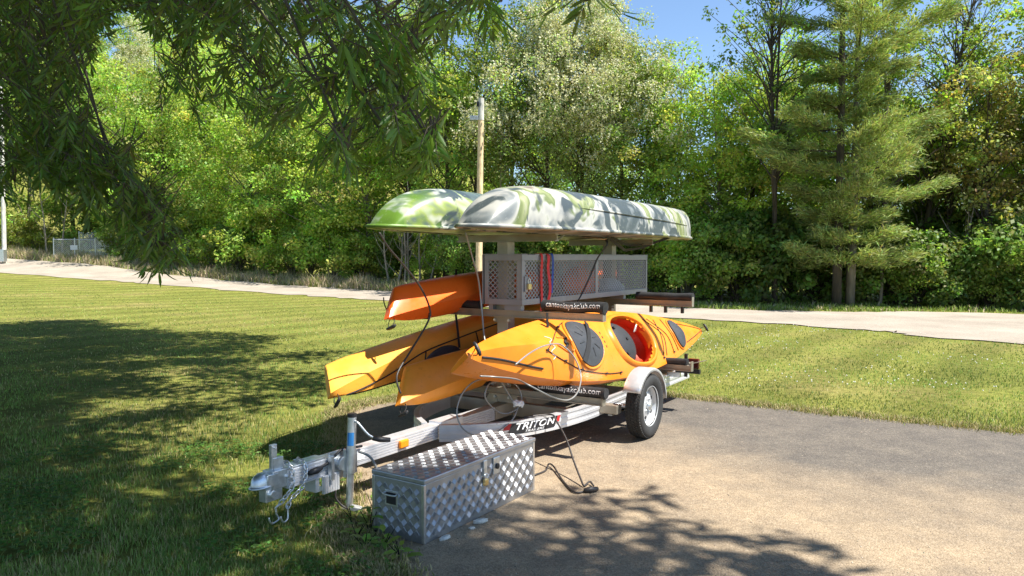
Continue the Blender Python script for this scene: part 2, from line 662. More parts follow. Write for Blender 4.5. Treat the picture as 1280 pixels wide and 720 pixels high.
near_edge = [(20.0, 4.0, 0), (9.5, 13.65, 0)]
far_edge = [(31.0, 11.0, 0), (14.43, 20.8, 0)]
for px, vn, dn, vf, df in ((1080, 413, None, 390.5, None), (880, 400, None, 386.5, None), (640, 386, 23.0, 374, 28.0),
                           (480, 376, 28.0, 364.5, 33.0), (350, 368, 31.5, 356.5, 36.5), (220, 357.4, 34.5, 344, 40.0),
                           (110, 350, 37.0, 330, 43.0), (0, 342, 39.5, 322.5, 45.0)):
    p = on_ground(px, vn) if dn is None else at_depth(px, vn, dn)
    q = on_ground(px, vf) if df is None else at_depth(px, vf, df)
    near_edge.append(tuple(p))
    far_edge.append(tuple(q))
near_edge += [(-36, 42.5, 1.1), (-52, 47, 1.9)]
far_edge += [(-39, 47.5, 2.1), (-55, 52, 2.9)]
ctrl = [(x, y, 0) for x in range(-12, 17, 4) for y in range(-6, 15, 4)]
ctrl += near_edge + far_edge
ctrl += [(x * 1.0, y + 6, z + .35) for x, y, z in far_edge[4:]]
ctrl += [(12, 32, .1), (22, 30, 0), (0, 36, .2), (-22, 8, .1), (-22, 22, .4), (-30, 30, .6), (-45, 20, .8), (30, 0, 0), (-10, 20, .02), (-5, 22, 0), (0, 18, 0)]
ctrl = np.array(ctrl, float)


def _phi(r2):
    return np.where(r2 > 1e-9, .5 * r2 * np.log(np.maximum(r2, 1e-9)), 0)


def _tps():
    n = len(ctrl)
    d2 = ((ctrl[:, None, :2] - ctrl[None, :, :2]) ** 2).sum(-1)
    K = _phi(d2) + np.eye(n) * 4.0
    P = np.c_[np.ones(n), ctrl[:, :2]]
    A = np.zeros((n + 3, n + 3))
    A[:n, :n] = K
    A[:n, n:] = P
    A[n:, :n] = P.T
    return np.linalg.solve(A, np.r_[ctrl[:, 2], 0, 0, 0])


TPS = _tps()


def sstep(t):
    t = np.clip(t, 0, 1)
    return t * t * (3 - 2 * t)


def tz(x, y):
    x = np.asarray(x, float)
    y = np.asarray(y, float)
    xc = np.clip(x, -50, 28)
    yc = np.clip(y, -8, 52)
    z = TPS[-3] + TPS[-2] * xc + TPS[-1] * yc
    for w, (cx, cy, _) in zip(TPS[:-3], ctrl):
        z = z + w * _phi((xc - cx) ** 2 + (yc - cy) ** 2)
    hill = 22 * sstep((y - 46) / 60) * sstep((14 - x) / 30)
    flat = sstep((np.hypot(x - 1, y - 5) - 7) / 5)          # dead level round the trailer
    return z * flat + hill


def tz1(x, y):
    return float(tz(np.array([x]), np.array([y]))[0])


def axis(lo, hi, step, far):
    a = list(np.arange(lo, hi + 1e-6, step))
    s, p = step, hi
    while p < far:
        s *= 1.35
        p += s
        a.append(p)
    s, p = step, lo
    while p > -far:
        s *= 1.35
        p -= s
        a.insert(0, p)
    return np.array(a)


gx, gy = axis(-42, 26, .6, 700), axis(-6, 54, .6, 700)
X, Y = np.meshgrid(gx, gy)
Z = tz(X, Y)
nx, ny = len(gx), len(gy)
idx = np.arange(nx * ny).reshape(ny, nx)
gf = np.stack([idx[:-1, :-1], idx[:-1, 1:], idx[1:, 1:], idx[1:, :-1]], -1).reshape(-1, 4)
ground = link('ground', np_mesh('ground', np.stack([X, Y, Z], -1).reshape(-1, 3), gf), 'lawn')
ground.data.shade_smooth()
tag(ground, 'mown lawn ground rising gently to the wooded hillside', 'ground', kind='structure')

# gravel road across the back
ne = np.array(spline(near_edge, 10))
fe = np.array(spline(far_edge, 10))
ns = len(ne)
jit = rng.normal(size=(ns, 2)) * .10
CS = 13
rv = []
for i in range(ns):
    for k in range(CS):
        t = k / (CS - 1)
        p = ne[i] * (1 - t) + fe[i] * t
        if k in (0, CS - 1):
            p = p + np.array([jit[i, 0], jit[i, 1] * 1.5, 0])
        rv.append((p[0], p[1], tz1(p[0], p[1]) + .02))
ri = np.arange(ns * CS).reshape(ns, CS)
rf = np.stack([ri[:-1, :-1], ri[1:, :-1], ri[1:, 1:], ri[:-1, 1:]], -1).reshape(-1, 4)
road = link('road', np_mesh('road', rv, rf), 'road')
tag(road, 'pale gravel road crossing behind the lawn', 'road', kind='structure')


def in_poly(x, y, poly):
    inside = np.zeros(len(x), bool)
    n = len(poly)
    j = n - 1
    for i in range(n):
        xi, yi = poly[i]
        xj, yj = poly[j]
        c = ((yi > y) != (yj > y)) & (x < (xj - xi) * (y - yi) / (yj - yi + 1e-12) + xi)
        inside ^= c
        j = i
    return inside


road_poly = [tuple(p[:2]) for p in ne] + [tuple(p[:2]) for p in fe[::-1]]

# asphalt pad under the trailer
pad_px = [(-.62, 2.6), (-.58, 3.5), (-.74, 3.95), (-.98, 4.45), (-1.18, 5.2), (-1.45, 6.2), (-1.66, 7.1), (-1.72, 7.65), (-1.3, 8.2), (-.5, 8.45), (.5, 8.55), (1.3, 8.55), (1.9, 8.38),
          (3.0, 7.62), (4.6, 6.6), (7, 5.1), (10, 3.4), (14, .9), (17, -2.5), (12, -4.5), (4, -4.5), (-.5, -3), (-.65, 0)]
pe = np.array(spline([(*p, 0) for p in pad_px + pad_px[:1]], 14))[:-1, :2]
pe = pe + rng.normal(size=pe.shape) * .022
pad_poly = [tuple(p) for p in pe]
import bmesh
pb = bmesh.new()
pvs = [pb.verts.new((a, b, .008)) for a, b in pe]
pb.faces.new(pvs)
bmesh.ops.triangulate(pb, faces=pb.faces[:])
bmesh.ops.recalc_face_normals(pb, faces=pb.faces[:])
if pb.faces[0].normal.z < 0:
    bmesh.ops.reverse_faces(pb, faces=pb.faces[:])
pme = bpy.data.meshes.new('pavement')
pb.to_mesh(pme)
pb.free()
pad = link('pavement', pme, 'pad')
tag(pad, 'worn grey and tan asphalt pad under the trailer', 'pavement', kind='structure')


# ------------------------------------------------------------------ the trailer frame of reference
ANG = R(32.5)
OX, OY = -1.1267, 4.6448
TM = Matrix.Translation((OX, OY, 0)) @ Matrix.Rotation(-ANG, 4, 'Z')     # local x right side, y to the rear, z up
TROT = (0, 0, -ANG)
PADZ = .008


def tempty(name, loc, label, cat, group=None):
    w = TM @ Vector(loc)
    return empty(name, w, TROT, label, cat, group)


tr = tempty('kayak_trailer', (0, 0, 0), 'silver aluminium trailer with a tall two-post rack loaded with kayaks', 'trailer')
# tongue: ribbed box beam
bm = MB()
sect = []
zt, zb, hw = .360, .250, .052
for k in range(6):                            # right side with grooves
    z0 = zb + (zt - zb) * k / 6
    z1 = zb + (zt - zb) * (k + 1) / 6
    sect += [(hw, z0 + .002), (hw, z1 - .004), (hw - .006, z1 - .002)]
sect2 = [(-a, b) for a, b in sect[::-1]]
full = sect + sect2
bm.sweep([(0, -.42, 0), (0, .6, 0), (0, 1.75, 0)], full)
tong = bm.build('tongue_beam', 'alu_white', tr)
# lighter end sleeve on the beam
bm = MB()
bm.bbox(-.06, .06, 1.02, 1.30, .238, .372)
bm.build('joint_sleeve', 'alu_white', tr, bevel=.004)
# side rails: bend out then run back past the wheels
for sgn in (1, -1):
    path = spline([(sgn * .07, .98, .30), (sgn * .30, 1.17, .30), (sgn * .48, 1.42, .30), (sgn * .60, 1.80, .30), (sgn * .655, 2.3, .30), (sgn * .66, 3.0, .31), (sgn * .66, 3.9, .31), (sgn * .66, 4.75, .31)], 8)
    rs = [(.022, -.062), (.022, -.04), (.016, -.036), (.016, -.012), (.022, -.008), (.022, .016), (.016, .02), (.016, .044), (.022, .048), (.022, .062), (-.022, .062), (-.022, -.062)]
    if sgn < 0:
        rs = [(-a, b) for a, b in rs[::-1]]
    rl = MB().sweep(path, rs).build('side_rail', 'alu_white', tr, smooth=35)
    if sgn > 0:
        rail_path = path
# cross members
for yy in (2.05, 3.2, 4.2, 4.72):
    MB().bbox(-.638, .638, yy - .035, yy + .035, .24, .355).build('cross_member', 'alu_dull', tr, bevel=.004)
MB().tube([(-.82, 2.8, .26), (.82, 2.8, .26)], .03, 12).build('axle', 'galv', tr, smooth=40)
# front post carrier beam between the tongue and the cross member
MB().bbox(-.055, .055, 1.76, 4.68, .25, .36).build('spine_beam', 'alu_dull', tr, bevel=.004)
# coupler
cp = MB()
cp.bbox(-.046, .046, -.52, -.12, .268, .372)
cp.lathe([(.001, .372), (.02, .37), (.038, .36), (.05, .343), (.056, .32), (.058, .305), (.066, .30), (.066, .29), (.045, .285)], 20, Matrix.Translation((0, -.565, 0)) @ Matrix.Diagonal((.8, 1.2, 1, 1)))
cp.bbox(-.048, .048, -.56, -.48, .29, .362)
coup = cp.build('coupler', 'galv', tr, smooth=35, bevel=.003)
lv = MB()
lv.bbox(-.012, .012, -.50, -.46, .37, .52)
lv.bbox(-.018, .018, -.49, -.42, .37, .44)
lv.tube([(-.03, -.48, .50), (.03, -.48, .50)], .007, 8)
lv.build('latch_lever', 'galv', coup, bevel=.003)
un = MB()
un.bbox(-.03, .03, -.56, -.44, .20, .285)
un.tube([(-.05, -.52, .245), (.05, -.52, .245)], .022, 10)
un.build('ball_clamp', 'galv', coup, bevel=.004)
for yy in (-.42, -.2):
    MB().tube([(-.062, yy, .325), (.062, yy, .325)], .011, 6).build('bolt', 'galv', coup)
# safety chains with s hooks


def chain(path, name):
    pts = [Vector(p) for p in spline(path, 8)]
    L = [0]
    for a, b in zip(pts, pts[1:]):
        L.append(L[-1] + (b - a).length)
    n = int(L[-1] / .03)
    mb = MB()
    for i in range(n):
        s = (i + .5) * L[-1] / n
        j = max(k for k in range(len(L)) if L[k] <= s)
        j = min(j, len(pts) - 2)
        p = pts[j].lerp(pts[j + 1], (s - L[j]) / (L[j + 1] - L[j] + 1e-9))
        t = (pts[j + 1] - pts[j]).normalized()
        sd = t.cross(Vector((.3, .2, 1))).normalized()
        if i % 2:
            sd = t.cross(sd)
        ring = []
        for k in range(9):
            a = 2 * math.pi * k / 8
            ring.append(p + t * (.023 * math.cos(a)) + sd * (.0125 * math.sin(a)))
        mb.tube(ring, .0042, 5, cap=False)
    return mb.build(name, 'galv', tr, smooth=True)


c1 = chain([(-.055, -.36, .36), (.0, -.40, .40), (.062, -.40, .37), (.078, -.41, .27), (.06, -.46, .20), (.03, -.49, .155)], 'safety_chain')
c2 = chain([(-.05, -.28, .37), (.02, -.30, .392), (.072, -.30, .35), (.078, -.33, .25), (.06, -.40, .19), (.07, -.44, .15)], 'safety_chain')
for c, (x, y, z, s) in ((c1, (.03, -.49, .15, -1)), (c2, (.07, -.44, .15, 1))):
    MB().tube(spline([(x, y, z + .012), (x + .004, y, z - .03), (x + .012, y - .01 * s, z - .062), (x + .02, y - .045, z - .07), (x + .02, y - .062, z - .045), (x + .018, y - .064, z - .03)], 5), .0055, 7).build('hook', 'galv', c, smooth=True)
# chain bracket under the tongue: two ribbed cut-offs
bk = MB()
bk.bbox(.053, .075, -.16, -.03, .15, .262)
for k in range(6):
    bk.bbox(.075, .079, -.155 + k * .021, -.142 + k * .021, .152, .26)
bk.build('bracket', 'alu_white', tr, bevel=.002)
bk = MB()
bk.bbox(-.05, .045, -.20, -.17, .165, .262)
bk.bbox(-.05, .045, -.17, -.10, .165, .172)
bk.build('bracket', 'alu_white', tr, bevel=.002)
# jack
jk = MB()
lean = .07
jx, jy = .125, .0
J0, J1 = Vector((jx, jy, .015)), Vector((jx - .003, jy + .035, .60))
jk.tube([J0, J0.lerp(J1, .42)], .023, 16)
jk.tube([J0.lerp(J1, .40), J1], .028, 16)
jack = jk.build('jack', 'galv', tr, smooth=40)
MB().tube([J1, J1 + Vector((0, 0, .022))], .029, 16).build('cap', 'black_plastic', jack, smooth=40)
MB().tube([J0 - Vector((0, 0, .005)), J0 + Vector((0, 0, .02))], .05, 16).build('foot', 'galv', jack, smooth=40)
ch = J1 - Vector((0, 0, .03))
MB().tube(spline([ch, ch + Vector((.045, .0, .0)), ch + Vector((.10, .03, -.07)), ch + Vector((.13, .06, -.10))], 5), .0075, 8).build('crank_arm', 'galv', jack, smooth=True)
MB().tube([ch + Vector((.125, .05, -.10)), ch + Vector((.15, .09, -.112)), ch + Vector((.19, .14, -.12))], [.013, .018, .014], 10).build('crank_handle', 'black_plastic', jack, smooth=True)
MB().add([J0.lerp(J1, t) + Vector((.030 * math.sin(a), -.030 * math.cos(a), 0)) for t in (.70, .84) for a in (-.2, .3, .8, 1.3)], [(k, k + 1, k + 5, k + 4) for k in range(3)]).build('sticker', 'blue_sticker', jack)
sw = MB()
sw.bbox(.053, .066, -.11, .10, .215, .395)
sw.bbox(.066, .10, -.12, -.095, .23, .38)
sw.bbox(.066, .10, .075, .10, .23, .38)
sw.tube([(.066, -.01, .31), (.098, -.01, .31)], .045, 16)
sw.tube([(.09, 0, .40), (.09, 0, .22)], .012, 8)
sw.build('swivel_mount', 'galv', jack, bevel=.003)
# amber side marker
MB().bbox(.0525, .078, .545, .635, .275, .332).build('marker_light', 'amber', tr, bevel=.01)
MB().bbox(.0525, .0545, -.31 + .33, -.1 + .31, .285, .345).build('label_plate', 'white_print', tong)
# lettering on the curved rail
rp = [Vector(p) for p in rail_path]


def rail_frame(dist):
    acc = 0
    for a, b in zip(rp, rp[1:]):
        l = (b - a).length
        if acc + l >= dist:
            t = (b - a).normalized()
            return a + t * (dist - acc), t
        acc += l
    return rp[-1], t


def wrap_on_rail(me, d0, off=.0235):
    for v in me.vertices:
        p, t = rail_frame(d0 + v.co.x)
        nn = t.cross(Vector((0, 0, 1))).normalized()
        v.co = p + nn * (off + v.co.z) + Vector((0, 0, v.co.y))
    return me


def plate(x0, x1, y0, y1, sh, mat, z, d0, nseg=10):
    mb = MB()
    vs, fs = [], []
    for i in range(nseg + 1):
        x = x0 + (x1 - x0) * i / nseg
        for y in (y0, y1):
            vs.append((x + sh * y, y, z))
    for i in range(nseg):
        fs.append((2 * i, 2 * i + 2, 2 * i + 3, 2 * i + 1))
    mb.add(vs, fs)
    me = wrap_on_rail(mb.mesh('sticker'), d0)
    me.materials.append(M[mat])
    return me


D0 = .76
stk = link('sticker', plate(-.235, .225, -.035, .046, .45, 'black_print', .0008, D0), None, tr)
link('emblem', plate(-.285, -.235, .0, .046, .45, 'red_print', .0008, D0), None, stk)
link('emblem', plate(.225, .262, .0, .046, .45, 'red_print', .0008, D0), None, stk)
me = text_mesh('TRITON', .085, 'white_print', shear=.35, extrude=.0004, bold=.0012)
for v in me.vertices:
    v.co.x *= 1.28
    v.co.y = v.co.y * .86 + .016
link('lettering', wrap_on_rail(me, D0, .0250), None, stk)
me = text_mesh('TRAILERS', .024, 'white_print', shear=.35, extrude=.0004)
for v in me.vertices:
    v.co.x *= 1.9
    v.co.y -= .024
link('lettering', wrap_on_rail(me, D0 - .01, .0250), None, stk)

# wheels


def wheel(sgn):
    w = MB()
    mt = Matrix.Translation((sgn * .945, 2.80, .285 + PADZ)) @ Matrix.Rotation(sgn * math.pi / 2, 4, 'Y') @ Matrix.Diagonal((1, 1, .82, 1))
    prof = [(.175, -.07), (.20, -.088), (.235, -.095), (.262, -.088), (.276, -.07), (.280, -.045), (.280, .045), (.276, .07), (.262, .088), (.235, .095), (.20, .088), (.175, .07), (.168, .06), (.168, -.06)]
    w.lathe(prof, 56, mt, closed=True)
    root = w.build('wheel', 'rubber', tr, smooth=35)
    # tread blocks
    t = MB()
    for k in range(64):
        a = 2 * math.pi * k / 64
        for j, zz in enumerate((-.066, -.034, 0, .034, .066)):
            aa = a + (.5 * (j % 2)) * 2 * math.pi / 64
            rr = .279 if abs(zz) < .05 else .274
            mm = mt @ Matrix.Rotation(aa, 4, 'Z') @ Matrix.Translation((rr, 0, zz)) @ Matrix.Rotation(.35 if j % 2 else -.35, 4, 'X')
            t.bbox(-.004, .0065, -.0095, .0095, -.013, .013, mm)
    tt = t.build('tread', 'rubber', root)
    tt['kind'] = 'stuff'
    r = MB()
    r.lathe([(.172, .072), (.178, .074), (.178, .066), (.165, .05), (.156, .015), (.148, -.01), (.138, -.008), (.125, .018), (.085, .036), (.06, .04), (.045, .034), (.038, .034), (.02, .034), (.02, -.02), (.172, -.05)], 40, mt, closed=True)
    rim = r.build('rim', 'rim', root, smooth=35)
    hb = MB()
    hb.lathe([(.036, .03), (.036, .062), (.03, .072), (.012, .075)], 18, mt)
    hb.build('hub_cap', 'galv', rim, smooth=35)
    for k in range(5):
        a = 2 * math.pi * k / 5 + .3
        h = MB().lathe([(.009, .03), (.009, .05), (.005, .053)], 6, mt @ Matrix.Translation((.06 * math.cos(a), .06 * math.sin(a), 0)))
        h.build('lug_nut', 'galv', rim)
        a += .63
        h = MB().lathe([(.017, .0265), (.017, .0325)], 14, mt @ Matrix.Translation((.105 * math.cos(a), .105 * math.sin(a), 0)))
        h.build('vent_hole', 'black_print', rim)
    # fender
    f = MB()
    arc = []
    for k in range(15):
        a = R(152 - k * 150 / 14)
        arc.append((2.80 - .345 * math.cos(math.pi - a), .30 + .325 * math.sin(a)))
    vs, fs = [], []
    xs = [(.862, -.02), (.866, 0), (.88, .006), (1.005, .006), (1.02, 0), (1.024, -.024)]
    for (yy, zz) in arc:
        cy, cz = 2.83, .31
        dl = Vector((yy - cy, zz - cz)).normalized()
        for (xx, o) in xs:
            vs.append((sgn * xx, yy + dl.x * o, zz + dl.y * o))
    q = len(xs)
    for i in range(len(arc) - 1):
        for k in range(q - 1):
            fs.append((i * q + k, i * q + k + 1, (i + 1) * q + k + 1, (i + 1) * q + k))
    f.add(vs, fs)
    fe_ = f.build('fender', 'alu_white', tr, smooth=40)
    so = fe_.modifiers.new('thick', 'SOLIDIFY')
    so.thickness = .004
    st = MB().bbox(sgn * .66 if sgn > 0 else -.84, .84 if sgn > 0 else -.66, 2.44, 2.54, .26, .335)
    st.build('fender_bracket', 'alu_dull', tr, bevel=.004)
    st = MB().bbox(sgn * .66 if sgn > 0 else -.82, .82 if sgn > 0 else -.66, 3.12, 3.2, .26, .335)
    st.build('fender_bracket', 'alu_dull', tr, bevel=.004)
    sp = MB()
    for k in range(4):
        sp.bbox(sgn * .75 - .02, sgn * .75 + .02, 2.5 + k * .01, 3.1 - k * .01 if False else 3.1, .245 - k * .008 + .0 if False else .232 + k * .0, .24)
    sp.build('leaf_spring', 'galv', tr)


wheel(1)
wheel(-1)
# rear light bar
for sgn in (1, -1):
    lb = MB().bbox(sgn * .88 - .13, sgn * .88 + .13, 4.10, 4.14, .40, .445).build('light_bar', 'black_plastic', tr, bevel=.003)
    MB().bbox(sgn * .93 - .055, sgn * .93 + .055, 4.135, 4.18, .445, .55).build('tail_light', 'red_lens', lb, bevel=.006)
    MB().bbox(sgn * .86 - .015, sgn * .86 + .015, 4.105, 4.13, .36, .60).build('light_stem', 'black_plastic', lb)
    MB().bbox(min(sgn * .66, sgn * .80), max(sgn * .66, sgn * .80), 4.1, 4.14, .35, .40).build('light_arm', 'galv', lb)

# rack: posts, cross arms, pads
POSTS = (2.0, 4.08)
for yy in POSTS:
    p = MB().bbox(-.055, .055, yy - .055, yy + .055, .36, 1.735)
    p = p.build('post', 'alu_dull', tr, bevel=.006)
    g = MB()
    for sgn in (1, -1):
        g.prism([(0, 0), (.13, 0), (.02, .15), (0, .15)], -.055, .055, Matrix.Translation((sgn * .055, yy, .362)) @ Matrix.Rotation(math.pi / 2, 4, 'X') @ Matrix.Scale(sgn, 4, (1, 0, 0)))
    g.build('gusset', 'alu_dull', tr)


def cross_arm(yy, z, half, name='rack_arm'):
    a = MB()
    sec = [(-.03, 0), (.03, 0), (.03, .008), (.006, .008), (.006, .052), (.03, .052), (.03, .06), (-.03, .06), (-.03, .052), (-.006, .052), (-.006, .008), (-.03, .008)]
    a.sweep([(-half, yy, z), (0, yy, z), (half, yy, z)], sec)
    return a.build(name, 'alu_dull', tr)


LOWZ, MIDZ, TOPZ = .44, 1.10, 1.735
for i, yy in enumerate(POSTS):
    for z, half in ((LOWZ, .97), (MIDZ, .97), (TOPZ, .5)):
        cross_arm(yy - .087 if z < 1.7 else yy, z, half)
    # hanger plates that clamp the arms on the post
    for z in (LOWZ, MIDZ):
        hp = MB().bbox(-.085, .085, yy - .06, yy - .054, z - .05, z + .11)
        hp.build('clamp_plate', 'alu_dull', tr, bevel=.003)
        for (bx, bz) in ((-.07, -.03), (.07, -.03), (-.07, .09), (.07, .09)):
            MB().tube([(bx, yy - .074, z + bz), (bx, yy - .05, z + bz)], .012, 6).build('bolt', 'galv', tr)
        # end uprights that keep a boat on the arm
        for sgn in (1, -1):
            e = MB()
            e.bbox(sgn * .965 - .006, sgn * .965 + .006, yy - .117, yy - .057, z + .0, z + .10)
            e.build('arm_end_stop', 'alu_dull', tr)


def foam_pad(x0, x1, yy, z, r=.043, text=None, wrinkle=.006):
    pts, rs = [], []
    n = 14
    for k in range(n + 1):
        t = k / n
        pts.append((x0 + (x1 - x0) * t, yy + .004 * math.sin(9 * t), z + r * .9 + wrinkle * math.sin(7 * t + x0 * 3) + (wrinkle * 1.4 * math.sin(3.2 * t))))
        rs.append(r * (1 + .07 * math.sin(13 * t + 1) * (wrinkle > .003)))
    o = MB().tube(pts, rs, 16).build('foam_pad', 'foam', tr, smooth=50)
    for xe in (x0 + .02, x1 - .02):
        MB().tube([(xe - .012, yy, z + r * .9), (xe + .012, yy, z + r * .9)], r * 1.10, 16).build('pad_collar', 'black_plastic', o, smooth=50)
    if text:
        me = text_mesh(text, .062, 'white_print', extrude=.0003, bold=.0006)
        xs = [v.co.x for v in me.vertices]
        wdt = max(xs) - min(xs)
        k = min(1.25, (x1 - x0 - .08) / wdt)
        for v in me.vertices:
            t = .52 + v.co.x * k / (x1 - x0)
            a = v.co.y / (r * 1.04) + .28
            cx = x0 + (x1 - x0) * t
            cz = z + r * .9 + wrinkle * math.sin(7 * t + x0 * 3) + (wrinkle * 1.4 * math.sin(3.2 * t))
            rr = r * (1 + .07 * math.sin(13 * t + 1) * (wrinkle > .003)) + .0022 + v.co.z
            v.co = Vector((cx, yy + .004 * math.sin(9 * t) - rr * math.cos(a), cz + rr * math.sin(a)))
        link('lettering', me, None, o)
    return o


ya, yb = POSTS[0] - .087, POSTS[1] - .087
foam_pad(.42, .98, ya, MIDZ + .058, .044, 'cantonkayakclub.com', .010)
foam_pad(.34, .99, ya, LOWZ + .058, .042, 'cantonkayakclub.com', .003)
foam_pad(.36, .97, yb, MIDZ + .058, .040, None, .004)
foam_pad(.40, .92, yb, LOWZ + .058, .034, None, .003)
foam_pad(-.97, -.12, ya, LOWZ + .058, .040, None, .004)
foam_pad(-.97, -.12, yb, LOWZ + .058, .040, None, .004)
foam_pad(-.97, -.2, ya, MIDZ + .058, .036, None, .004)
foam_pad(-.97, -.2, yb, MIDZ + .058, .036, None, .004)
# strap anchors hanging under the rear arm
for xx in (.52, .68, .86):
    MB().bbox(xx - .012, xx + .012, yb - .02, yb + .02, MIDZ - .07, MIDZ + .002).build('hanger', 'black_plastic', tr)
# metal tray at the rear of the low arm
ty = MB().bbox(.45, .92, yb + .06, yb + .17, LOWZ + .06, LOWZ + .075)
ty.bbox(.45, .92, yb + .165, yb + .17, LOWZ + .06, LOWZ + .10)
ty.add([(.92, yb + .06, LOWZ + .06), (.92, yb + .17, LOWZ + .06), (1.06, yb + .17, LOWZ + .10), (1.06, yb + .06, LOWZ + .10), (.92, yb + .06, LOWZ + .066), (.92, yb + .17, LOWZ + .066), (1.06, yb + .17, LOWZ + .106), (1.06, yb + .06, LOWZ + .106)],
       [(0, 1, 2, 3), (7, 6, 5, 4), (0, 3, 7, 4), (1, 5, 6, 2), (2, 6, 7, 3), (0, 4, 5, 1)])
ty.build('bracket', 'alu_dull', tr)

# ------------------------------------------------------------------ storage cage on the rack
CX0, CX1, CY0, CY1, CZ0, CZ1 = -.14, .25, 1.86, 4.55, 1.205, 1.625
cage = tempty('storage_cage', (0, 0, MIDZ), 'long grey expanded-metal storage cage mounted high on the trailer rack', 'cage')
cage_l = Matrix.Translation((0, 0, -MIDZ))


def cpart(mb, name, mat, par=None, **k):
    for i, p in enumerate(mb.v):
        mb.v[i] = (p[0], p[1], p[2] - MIDZ)
    return mb.build(name, mat, par or cage, **k)


fw = .05
# frames of the long sides
for xs_, nm in ((CX1, 'frame'), (CX0, 'frame')):
    f = MB()
    t = .012
    f.bbox(xs_ - t, xs_, CY0, CY1, CZ0, CZ0 + fw)
    f.bbox(xs_ - t, xs_, CY0, CY1, CZ1 - fw, CZ1)
    f.bbox(xs_ - t + .001, xs_ - .001, CY0, CY0 + .055, CZ0 + fw, CZ1 - fw)
    f.bbox(xs_ - t + .001, xs_ - .001, CY1 - .04, CY1, CZ0 + fw, CZ1 - fw)
    f.bbox(xs_ - t + .002, xs_ + .002, (CY0 + CY1) / 2 + .05 - .03, (CY0 + CY1) / 2 + .05 + .03, CZ0 + fw, CZ1 - fw)
    cpart(f, nm, 'cage_grey', bevel=.002)
for ys_ in (CY0, CY1 - .012):
    f = MB()
    f.bbox(CX0 + .014, CX1 - .014, ys_, ys_ + .012, CZ0, CZ0 + fw)
    f.bbox(CX0 + .014, CX1 - .014, ys_, ys_ + .012, CZ1 - fw, CZ1)
    f.bbox(CX0 + .014, CX0 + .055, ys_ + .001, ys_ + .011, CZ0 + fw, CZ1 - fw)
    f.bbox(CX1 - .055, CX1 - .014, ys_ + .001, ys_ + .011, CZ0 + fw, CZ1 - fw)
    cpart(f, 'end_frame', 'cage_grey', bevel=.002)
cpart(MB().bbox(CX0 + .014, CX1 - .014, CY0 + .014, CY1 - .014, CZ0, CZ0 + .006), 'floor', 'cage_grey')
# lid: sheet with an opening left by the posts is not visible; thin red lined edge shows
lidm = MB().bbox(CX0 - .004, CX1 + .004, POSTS[0] + .062, POSTS[1] - .062, CZ1 + .001, CZ1 + .006)
lidm.bbox(CX0 - .004, CX1 + .004, CY0, POSTS[0] - .062, CZ1 + .001, CZ1 + .006)
lidm.bbox(CX0 - .004, CX1 + .004, POSTS[1] + .062, CY1, CZ1 + .001, CZ1 + .006)
cpart(lidm, 'lid', 'cage_grey')


def lattice(mb, o, ax, ay, nrm, w, h, pitch, ang, sw_, th):
    """two families of flat strands clipped to a w x h rectangle"""
    o, ax, ay, nrm = (Vector(k) for k in (o, ax, ay, nrm))
    for s in (1, -1):
        d = (math.cos(ang), s * math.sin(ang))
        n = (-d[1], d[0])
        ext = abs(n[0]) * w + abs(n[1]) * h
        mn = min(0, n[0] * w) + min(0, n[1] * h)
        k = 0
        q = mn + pitch * .5
        while q < mn + ext:
            pts = []
            # points p with p.n = q inside the rectangle
            for X_ in (0, w):
                if abs(n[1]) > 1e-9:
                    y_ = (q - n[0] * X_) / n[1]
                    if -1e-9 <= y_ <= h + 1e-9:
                        pts.append((X_, y_))
            for Y_ in (0, h):
                if abs(n[0]) > 1e-9:
                    x_ = (q - n[1] * Y_) / n[0]
                    if 1e-9 < x_ < w - 1e-9:
                        pts.append((x_, Y_))
            if len(pts) >= 2:
                a, b = pts[0], max(pts, key=lambda p: (p[0] - pts[0][0]) ** 2 + (p[1] - pts[0][1]) ** 2)
                if (a[0] - b[0]) ** 2 + (a[1] - b[1]) ** 2 > 1e-6:
                    A = o + ax * a[0] + ay * a[1]
                    B = o + ax * b[0] + ay * b[1]
                    T = (B - A).normalized()
                    S = T.cross(nrm).normalized() * (sw_ / 2)
                    z0 = nrm * (th * .35 * s)
                    N = nrm * (th / 2)
                    mb.add([A + S + N + z0, A - S + N + z0, A - S - N + z0, A + S - N + z0, B + S + N + z0, B - S + N + z0, B - S - N + z0, B + S - N + z0],
                           [(0, 1, 5, 4), (1, 2, 6, 5), (2, 3, 7, 6), (3, 0, 4, 7)])
            q += pitch
    return mb


MESHP = .033
ymid = (CY0 + CY1) / 2 + .05
for xs_ in (CX1 - .008, CX0 + .004):
    for (a, b) in ((CY0 + .05, ymid - .03), (ymid + .03, CY1 - .04)):
        m_ = lattice(MB(), (xs_, a, CZ0 + fw - .004), (0, 1, 0), (0, 0, 1), (1, 0, 0), b - a, CZ1 - CZ0 - 2 * fw + .008, MESHP, R(38), .010, .002)
        cpart(m_, 'mesh_panel', 'cage_grey')['kind'] = 'stuff'
for ys_ in (CY0 + .006, CY1 - .006):
    m_ = lattice(MB(), (CX0 + .05, ys_, CZ0 + fw - .004), (1, 0, 0), (0, 0, 1), (0, 1, 0), CX1 - CX0 - .1, CZ1 - CZ0 - 2 * fw + .008, MESHP, R(42), .008, .002)
    cpart(m_, 'mesh_panel', 'cage_grey')['kind'] = 'stuff'
